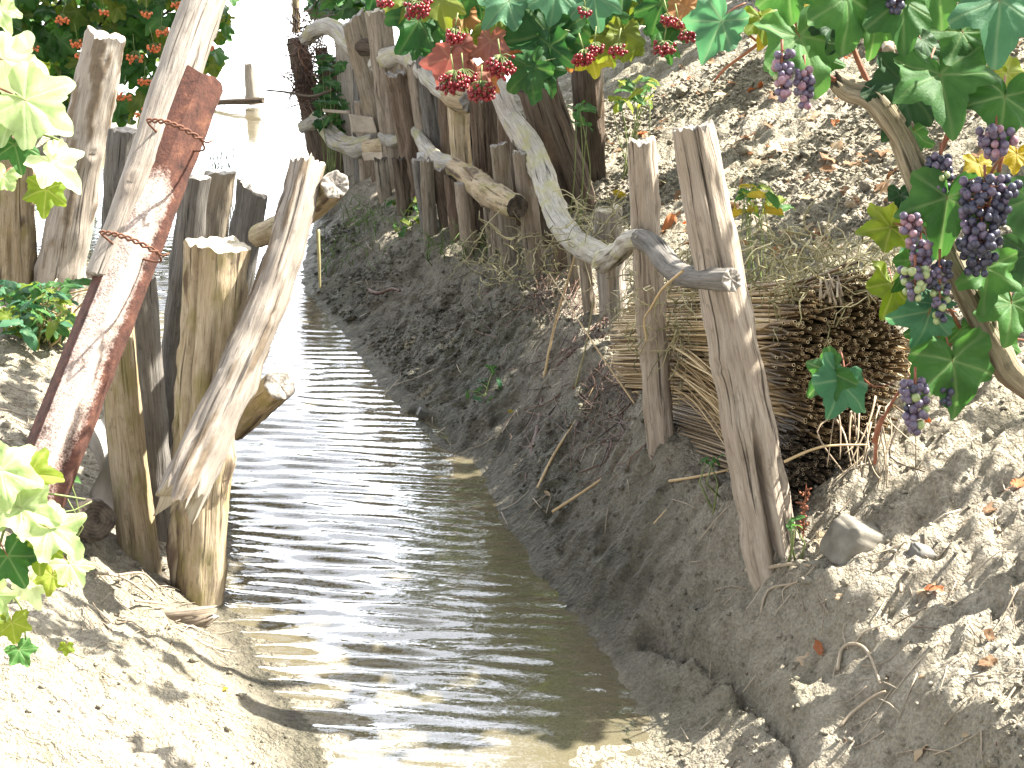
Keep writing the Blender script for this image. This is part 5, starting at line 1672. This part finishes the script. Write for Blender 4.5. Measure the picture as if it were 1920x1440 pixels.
it = tangle(230, (1395, 1690, 440, 545), (2.95, 3.35), .7, (.0012, .0024), 1) + tangle(70, (1440, 1640, 520, 570), (2.86, 2.95), .7, (.0012, .002), 2)
strands('dry_weeds', it, M_TANG, 'tangle of dry curling weed stems on top of the reed bundle', 'weeds', 'stuff')
it = tangle(120, (1175, 1300, 460, 640), (3.2, 3.4), .55, (.001, .002), 3) + tangle(80, (1060, 1200, 370, 480), (3.9, 4.2), .6, (.0012, .0022), 4)
strands('dry_weeds', it, M_TANG, 'dry greenish weeds caught on the near rail and stakes', 'weeds', 'stuff')
it = tangle(60, (1250, 1310, 560, 690), (3.25, 3.4), .4, (.001, .0018), 14) + tangle(140, (880, 1120, 430, 540), (4.2, 4.9), .6, (.001, .002), 15)
strands('dry_weeds', it, M_TANG, 'dry weed stems at the foot of the posts along the bank crest', 'weeds', 'stuff')
it = []
for _ in range(12):                                    # pale bulbs on short stems
    a = at(rs.uniform(1515, 1570), rs.uniform(512, 530), 2.84)
    b = a + Vector((rs.gauss(0, .014), -.012, -rs.uniform(.02, .045)))
    it.append(([b, a * .3 + b * .7, a], .0028))
strands('pale_roots', it, M_ROOT, 'cluster of pale forked roots hanging over the dark reed ends', 'roots')
# dark root mass wrapped round the far end post
it = []
for _ in range(260):
    x, y = rs.gauss(578, 16), rs.choice([rs.gauss(60, 22), rs.gauss(130, 45), rs.gauss(160, 30)])
    p = at(x, y, 7.42 + rs.gauss(0, .05)); pts = [p]
    d = Vector((rs.gauss(0, 1), rs.gauss(0, .6), rs.gauss(0, 1))).normalized()
    for _k in range(4):
        d = (d + Vector((rs.gauss(0, .5), rs.gauss(0, .5), rs.gauss(0, .5)))).normalized()
        p = p + d * .035; pts.append(p)
    it.append((pts, rs.uniform(.0018, .0038)))
strands('root_mass', it, M_DROOT, 'brown bristly root mass wrapped round the far end post', 'roots', None, step=.03)
# dark roots on the cut bank
it = []
for _ in range(150):
    px, py = rs.choice([(rs.gauss(1120, 75), rs.uniform(560, 800)), (rs.gauss(1175, 30), rs.uniform(640, 860)), (rs.gauss(1010, 60), rs.uniform(470, 560)), (rs.uniform(1060, 1200), rs.uniform(560, 700))])
    g = gnd(px, py) + Vector((0, 0, .012)); pts = [g]
    for k in range(4):
        q = gnd(px + rs.gauss(-6, 14) * (k + 1) * .6, py + (k + 1) * rs.uniform(12, 26)) + Vector((-.006, 0, rs.uniform(.004, .02)))
        pts.append(q)
    it.append((pts, rs.uniform(.0008, .0022)))
strands('bank_roots', it, M_DROOT, 'dark fibrous roots hanging down the cut face of the mud bank', 'roots', 'stuff', step=.02)

# ------------------------------------------------------------------ single roots, sticks and twigs
def on_ground(pts, lift=.006):
    return [gnd(a, b) + Vector((0, 0, lift)) for a, b in pts]


def twig(name, P, w, mat, label, cat, grp=None, side=()):
    b = Bag()
    R = [w * px_size(P[0]) / 2 * (1 - .45 * i / (len(P) - 1)) for i in range(len(P))]
    v, f = tube_vf(P, R, 9, .008)
    v = v + (.22 * np.mean(R) * pn(v[:, 0] * 90, v[:, 1] * 90, v[:, 2] * 90))[:, None] * np.array([1, -1, 1])
    b.add(v, f, 0, .5)
    for S, ws in side:
        v, f = tube_vf(S, [ws * px_size(S[0]) / 2 * (1 - .5 * i / (len(S) - 1)) for i in range(len(S))], 7, .008); b.add(v, f, 0, .6)
    o = b.build(name, mat, None, tuple(P[0]))
    tag(o, label, cat, grp)


RGp = 'roots laid bare on the sunny slope'
twig('bare_root', on_ground([(1425, 1165), (1440, 1112), (1490, 1098), (1516, 1080), (1530, 1062)], 0.0054), 5.6, M_ROOT, 'forked pale root lying on the crest below the cracked stone', 'root', RGp,
     [(on_ground([(1490, 1098), (1468, 1112), (1470, 1140)], 0.0060), 3.7), (on_ground([(1500, 1090), (1478, 1082), (1472, 1094)], 0.0096), 2.5)])
twig('bare_root', on_ground([(1400, 1075), (1440, 1070), (1480, 1064), (1520, 1066)], 0.0063), 9.3, M_ROOT, 'thick straight root along the crest left of the cracked stone', 'root', RGp)
twig('bare_root', on_ground([(1570, 1265), (1578, 1225), (1600, 1215), (1622, 1225), (1636, 1252), (1650, 1290)], 0.0081), 8.1, M_ROOT, 'arched root with a knobbly elbow in the middle of the slope', 'root', RGp,
     [(on_ground([(1578, 1230), (1565, 1260), (1562, 1290), (1568, 1310)], 0.0048), 3.1), (on_ground([(1600, 1216), (1620, 1190), (1660, 1175)], 0.0048), 4.3), (on_ground([(1590, 1222), (1580, 1190), (1590, 1160)], 0.0048), 3.7)])
twig('bare_root', on_ground([(1688, 1120), (1690, 1060), (1706, 1030), (1722, 1078), (1712, 1100)], 0.0099), 6.8, M_ROOT, 'looped root beside the small dark bluish stone', 'root', RGp,
     [(on_ground([(1690, 1062), (1700, 1090), (1710, 1120)], 0.0060), 3.1), (on_ground([(1684, 1100), (1660, 1130), (1640, 1165)], 0.0048), 4.3), (on_ground([(1724, 1080), (1740, 1070), (1735, 1040)], 0.0060), 6.2)])
twig('bare_root', on_ground([(1528, 1340), (1522, 1312), (1530, 1300), (1565, 1298)], 0.0063), 3.1, M_ROOT, 'thin curled root low on the slope', 'root', RGp)
twig('bare_root', on_ground([(1575, 1368), (1600, 1340), (1640, 1310), (1660, 1302)], 0.0054), 7.4, M_ROOT, 'straight sunlit stick low on the slope', 'stick', None)
twig('bare_root', on_ground([(1860, 1360), (1900, 1300), (1940, 1240)], 0.0063), 5.6, M_ROOT, 'pale stick near the lower right corner', 'stick', None)
twig('bare_root', on_ground([(995, 870), (1012, 790), (1020, 740), (1045, 690), (1075, 660), (1092, 650)], 0.0027), 12.4, M_DROOT, 'thick dark root running down the shaded mud bank', 'root', None,
     [(on_ground([(1010, 800), (990, 860), (985, 910)], 0.0060), 5.0)])
TGp = 'thin straw stems leaning on the shaded bank'
twig('straw_stem', [gnd(1190, 765) + Vector((0, 0, .01)), at(1110, 640, 3.75), at(1030, 512, 4.1)], 4, M_STRAW, 'long thin straw stem slanting up left across the crest roots', 'straw stem', TGp)
twig('straw_stem', [gnd(1020, 715) + Vector((0, 0, .01)), at(1040, 610, 4.1), at(1078, 480, 4.05)], 6, M_STRAW, 'pale straight stem rising from the shaded bank to the hooked rail', 'straw stem', TGp)
twig('straw_stem', [gnd(1075, 745) + Vector((0, 0, .01)), at(1098, 650, 3.85), at(1112, 565, 3.85)], 4, M_TANG, 'greenish thin stem next to the pale straight stem', 'straw stem', TGp)
twig('straw_stem', on_ground([(1008, 925), (1040, 860), (1085, 790), (1112, 738)], .014), 6, M_STRAW, 'long straw lying up the middle of the mud bank', 'straw stem', TGp)
twig('straw_stem', on_ground([(1036, 970), (1090, 935), (1140, 900), (1172, 872)], .014), 6, M_STRAW, 'long straw lying on the mud bank below the tall slender post', 'straw stem', TGp)
twig('straw_stem', on_ground([(1255, 912), (1300, 905), (1345, 896), (1376, 888)], .012), 6, M_STRAW, 'straw lying across the bank left of the thick near post', 'straw stem', TGp)
twig('straw_stem', on_ground([(1226, 992), (1258, 955), (1290, 915)], .012), 4, M_STRAW, 'short straw slanting down the bank left of the post foot', 'straw stem', TGp)
twig('straw_stem', [at(1280, 508, 2.85), at(1242, 542, 2.95), at(1222, 575, 3.0), at(1208, 600, 3.05), at(1212, 640, 3.06)], 6, M_STRAW, 'pale bent stem hanging from the near rail in front of the tall slender post', 'straw stem', TGp)
twig('straw_stem', on_ground([(1640, 1000), (1600, 985), (1560, 960)], .01) if False else [at(1470, 866, 2.72), at(1540, 838, 2.71), at(1626, 834, 2.72)], 6, M_STRAW, 'bowed straw stretched in front of the lower reed bundle', 'straw stem', TGp)
twig('white_stalk', [gnd(1120, 262), at(1126, 190, 5.2), at(1131, 112, 5.15)], 8, M_ROOT, 'thin white stalk standing upright beside the dark trunk', 'stalk')
twig('bank_stick', on_ground([(690, 550), (710, 556), (735, 548), (750, 552)], .012), 8, M_DROOT, 'short dark stick lying high on the shaded bank', 'stick')
twig('foot_stick', on_ground([(180, 1100), (235, 1110), (290, 1150)], .03), 6, M_ROOT, 'thin twig lying at the foot of the left posts', 'twig', 'twigs at the foot of the left posts')
twig('foot_stick', on_ground([(225, 1108), (270, 1104), (300, 1132)], .035), 5, M_ROOT, 'thin bent twig crossing another at the foot of the left posts', 'twig', 'twigs at the foot of the left posts')
twig('foot_stick', on_ground([(255, 1152), (285, 1155), (310, 1158)], .03), 6, M_ROOT, 'short twig beside the broken brown chunk of wood', 'twig', 'twigs at the foot of the left posts')
twig('slope_branch', [gnd(1665, 112) + Vector((0, 0, .03)), gnd(1652, 80) + Vector((0, 0, .04)), gnd(1640, 60) + Vector((0, 0, .03))], 22, M_ROOT, 'stubby pale branch piece on the leafy slope above the grapes', 'branch')
twig('hanging_string', [at(596, 430, 3.18), at(598, 480, 3.17), at(600, 540, 3.17)], 8, M_TANG, 'pale stem hanging down from the upper cross log', 'stem')

# reeds in the water beyond the cut stakes
it = []
for _ in range(26):
    x = rs.uniform(385, 440)
    a = at(x, rs.uniform(305, 330), 7.5); a.z = -.02
    b = at(x + rs.gauss(0, 12), rs.uniform(262, 300), 7.5)
    it.append(([a, (a + b) / 2 + Vector((rs.gauss(0, .01), 0, 0)), b], .0025))
strands('water_reeds', it, plain_mat('reed_blade_green', (.06, .09, .05), (.13, .17, .09), 80), 'sparse tuft of green reeds standing in the bright water', 'reeds')
# grass blades on the far mud bank
it = []
for _ in range(150):
    px, py = rs.choice([(rs.uniform(640, 760), rs.uniform(385, 440)), (rs.uniform(800, 930), rs.uniform(440, 500)), (rs.uniform(600, 720), rs.uniform(420, 520))])
    g = gnd(px, py)
    it.append(([g, g + Vector((rs.gauss(0, .012), rs.gauss(0, .01), rs.uniform(.02, .045))), g + Vector((rs.gauss(0, .035), rs.gauss(0, .03), rs.uniform(.03, .08)))], .0018))
strands('grass', it, plain_mat('grass_blade_green', (.05, .10, .02), (.11, .17, .04), 80), 'sparse green grass blades on the far shaded mud', 'grass', 'stuff', step=.03)
it = []
for _ in range(60):
    g = gnd(rs.uniform(55, 120), rs.uniform(600, 660))
    it.append(([g, g + Vector((rs.gauss(0, .02), rs.gauss(0, .02), rs.uniform(.05, .09))), g + Vector((rs.gauss(0, .06), rs.gauss(0, .04), rs.uniform(.04, .15)))], .004))
strands('dry_grass', it, M_STRAW, 'clump of pale dry husks on the left bank below the weeds', 'grass', 'stuff', step=.03)
# reddish seed spike at the foot of the thick post
it = []
g = gnd(1506, 1000)
for k in range(40):
    z = rs.uniform(0, .085)
    q = g + Vector((rs.gauss(0, .004), rs.gauss(0, .004), z))
    it.append(([q, q + Vector((rs.gauss(0, .006), 0, .004))], .0028))
it.append(([g - Vector((0, 0, .02)), g + Vector((0, 0, .1))], .0018))
strands('seed_spike', it, M_STALK, 'small reddish brown seed spike at the foot of the thick near post', 'plant')

# ------------------------------------------------------------------ crumbs of soil, litter and fallen leaves
def ico():
    t = (1 + 5 ** .5) / 2
    V = [(-1, t, 0), (1, t, 0), (-1, -t, 0), (1, -t, 0), (0, -1, t), (0, 1, t), (0, -1, -t), (0, 1, -t), (t, 0, -1), (t, 0, 1), (-t, 0, -1), (-t, 0, 1)]
    F = [(0, 11, 5), (0, 5, 1), (0, 1, 7), (0, 7, 10), (0, 10, 11), (1, 5, 9), (5, 11, 4), (11, 10, 2), (10, 7, 6), (7, 1, 8), (3, 9, 4), (3, 4, 2), (3, 2, 6), (3, 6, 8), (3, 8, 9), (4, 9, 5), (2, 4, 11), (6, 2, 10), (8, 6, 7), (9, 8, 1)]
    V = [np.array(v) / np.linalg.norm(v) for v in V]
    F2, mid = [], {}
    def m(a, b):
        k = (min(a, b), max(a, b))
        if k not in mid:
            v = V[a] + V[b]; V.append(v / np.linalg.norm(v)); mid[k] = len(V) - 1
        return mid[k]
    for a, b, c in F:
        x, y, z = m(a, b), m(b, c), m(c, a)
        F2 += [(a, x, z), (b, y, x), (c, z, y), (x, y, z)]
    return np.array(V), np.array(F2)


IV, IF = ico()
NC = 42000
yy = 1.9 + (RNG.random(NC * 4) ** 1.5) * 4.6
xx = RNG.uniform(-1.7, 2.2, NC * 4)
xf = np.interp(yy, XF[:, 0], XF[:, 1]); xl = np.interp(yy, XL[:, 0], XL[:, 1]); xr = np.interp(yy, XR[:, 0], XR[:, 1])
den = np.where(xx > xf - .08, 1.0, np.where(xx > xr + .04, .55, np.where(xx < xl - .05, .25, 0)))
den = den * np.clip(.5 + 1.6 * pn(xx * 2.2, yy * 2.2, 5.5), .08, 1)
kp = (RNG.random(NC * 4) < den) & (xx < .36 * yy + .35) & (xx > -.36 * yy - .3)
xx, yy = xx[kp][:NC], yy[kp][:NC]
nn = len(xx)
zz = Hground(xx, yy)
IV, IF = IV[:12], np.array([(0, 11, 5), (0, 5, 1), (0, 1, 7), (0, 7, 10), (0, 10, 11), (1, 5, 9), (5, 11, 4), (11, 10, 2), (10, 7, 6), (7, 1, 8), (3, 9, 4), (3, 4, 2), (3, 2, 6), (3, 6, 8), (3, 8, 9), (4, 9, 5), (2, 4, 11), (6, 2, 10), (8, 6, 7), (9, 8, 1)])
sz = (.0022 + .0050 * RNG.random(nn) ** 2.5 + .012 * (RNG.random(nn) > .985) * RNG.random(nn)) * (.6 + .16 * yy)
D = IV[None] * (1 + .25 * RNG.normal(size=(nn, 12, 1)))
D = D * sz[:, None, None] * np.stack([RNG.uniform(.7, 1.3, nn), RNG.uniform(.7, 1.3, nn), RNG.uniform(.5, .9, nn)], -1)[:, None]
CV = D + np.stack([xx, yy, zz + sz * .25], -1)[:, None]
CF = IF[None] + (np.arange(nn) * 12)[:, None, None]
o = link_mesh('soil_crumbs', CV.reshape(-1, 3), CF.reshape(-1, 3), ground.data.materials[0], None, None, True, {'wet': ('FLOAT', np.repeat(wetness(xx, yy), 12))})
tag(o, 'loose crumbs of dry soil strewn over both banks', 'soil', None, 'stuff')

L_DRY = [leaf_mat('dry_leaf_brown', (.13, .075, .04), (.24, .15, .085), (.30, .22, .14), .2, rough=.7), leaf_mat('dry_leaf_rust', (.24, .085, .035), (.36, .16, .07), (.36, .22, .12), .2, rough=.7),
         leaf_mat('dry_leaf_tan', (.32, .24, .15), (.45, .36, .25), (.45, .38, .28), .2, rough=.7)]
lg = [leaf_geo(k, 600 + i, 26, (.5, .85, 1.0), True) for i, k in enumerate(['oval', 'kalyna', 'oval', 'vine', 'oval'])]
bag = Bag()
rs = random.Random(77)
cnt = 0
while cnt < 300:
    px, py = rs.choice([(rs.uniform(1080, 1920), rs.uniform(-30, 330)), (rs.uniform(1560, 1920), rs.uniform(-20, 130)), (rs.uniform(1180, 1700), rs.uniform(330, 480)), (rs.uniform(1500, 1920), rs.uniform(850, 1420)) if rs.random() < .18 else (rs.uniform(1200, 1900), rs.uniform(180, 330))])
    g = gnd(px, py)
    if g.y > 9: continue
    s = rs.uniform(.022, .05) * (1 if py < 600 else .55)
    nrm = Vector((rs.gauss(-.2, .4), rs.gauss(-.1, .4), 1))
    bag_leaf(bag, lg[cnt % 5], leaf_matrix(g + Vector((0, 0, s * .25)), (rs.gauss(0, 1), rs.gauss(0, 1), rs.gauss(0, .4)), nrm, s), rs.choice([0, 0, 0, 1, 2, 2, 2]))
    cnt += 1
o = bag.build('leaf_litter', L_DRY)
tag(o, 'scattered dry brown and rusty leaves on the sunlit slope', 'leaf litter', None, 'stuff')
it = []
for _ in range(420):                                  # short straw bits everywhere on the bank and slope
    px, py = rs.choice([(rs.uniform(1150, 1900), rs.uniform(240, 520)), (rs.uniform(640, 1350), rs.uniform(450, 980)), (rs.uniform(1250, 1900), rs.uniform(900, 1430)), (rs.uniform(0, 300), rs.uniform(640, 860)), (rs.uniform(150, 420), rs.uniform(1080, 1250))])
    g = gnd(px, py)
    a = rs.uniform(0, 6.28); L = rs.uniform(.012, .05)
    d = Vector((math.cos(a) * L, math.sin(a) * L, 0))
    q = [g - d, g + Vector((0, 0, .004)), g + d]
    q = [Vector((p.x, p.y, zg(p.x, p.y) + .005)) for p in q]
    it.append((q, rs.uniform(.0008, .0018)))
strands('straw_litter', it, M_ROOT, 'short bits of straw and dead roots littering the banks', 'litter', 'stuff', step=.02)


def fallen(px, py, size, mat, label, kind='oval', seed=0, ang=0.0, up=(0, -.3, 1), cat='leaf'):
    g = gnd(px, py)
    V, F, M, vein = leaf_geo(kind, 700 + seed, 36, (.3, .6, .85, 1.0), True)
    s = size * px_size(g)
    V = V.copy(); V[:, 2] += .5 * V[:, 0] ** 2 + .25 * V[:, 1] ** 2
    mw = leaf_matrix(g + Vector((0, 0, s * .18)), (math.cos(ang), math.sin(ang), .2), up, s * .7)
    v = V @ np.array(mw.to_3x3()).T + np.array(mw.translation)
    o = link_mesh('fallen_leaf', v, F, [mat, M_STALK], None, tuple(g), True, {'var': ('FLOAT', vein)}, M)
    tag(o, label, cat, 'fallen leaves one can tell apart')


fallen(957, 776, 26, L_YEL, 'small yellow leaf lying alone on the shaded mud bank', seed=1, ang=.3)
fallen(1084, 742, 26, L_RED, 'small red leaf on the shaded bank among the stems', seed=2, ang=1.2, kind='kalyna')
fallen(1028, 932, 22, L_DRY[2], 'pale tan leaf near the water on the shaded bank', seed=3, ang=2.0)
fallen(1540, 1228, 44, L_DRY[1], 'curled rusty leaf on the slope left of the arched root', seed=4, ang=1.9, up=(-.8, -.3, .6))
fallen(1905, 918, 58, L_DRY[1], 'bright orange brown leaf at the right edge of the slope', seed=5, ang=.4)
fallen(1742, 812, 34, L_DRY[1], 'upright rusty leaf just below the lowest grapes', seed=6, ang=1.5, up=(-.2, -1, .3))
fallen(1875, 1405, 44, L_RED, 'dull red leaf near the lower right corner', seed=7, ang=.8)
fallen(1850, 965, 44, L_DRY[0], 'brown curled leaf on the upper right slope below the vine', seed=8, ang=.6)
fallen(1168, 374, 34, L_YEL, 'bright yellow leaf behind the tall slender post', seed=9, ang=2.4, up=(-.3, -1, .5))
fallen(1250, 436, 44, L_DRY[1], 'rusty orange leaf standing between the two tall near posts', seed=10, ang=1.4, up=(0, -1, .3))
fallen(1290, 440, 40, L_DRY[2], 'pale tan leaf beside the rusty leaf between the near posts', seed=11, ang=.8, up=(0, -1, .6))
fallen(410, 1298, 26, L_YEL, 'small yellow leaf on the left bank near the water', seed=12, ang=.2)
fallen(846, 634, 14, L_DRY[2], 'tiny white flake on the upper shaded bank', seed=13, ang=1.2)
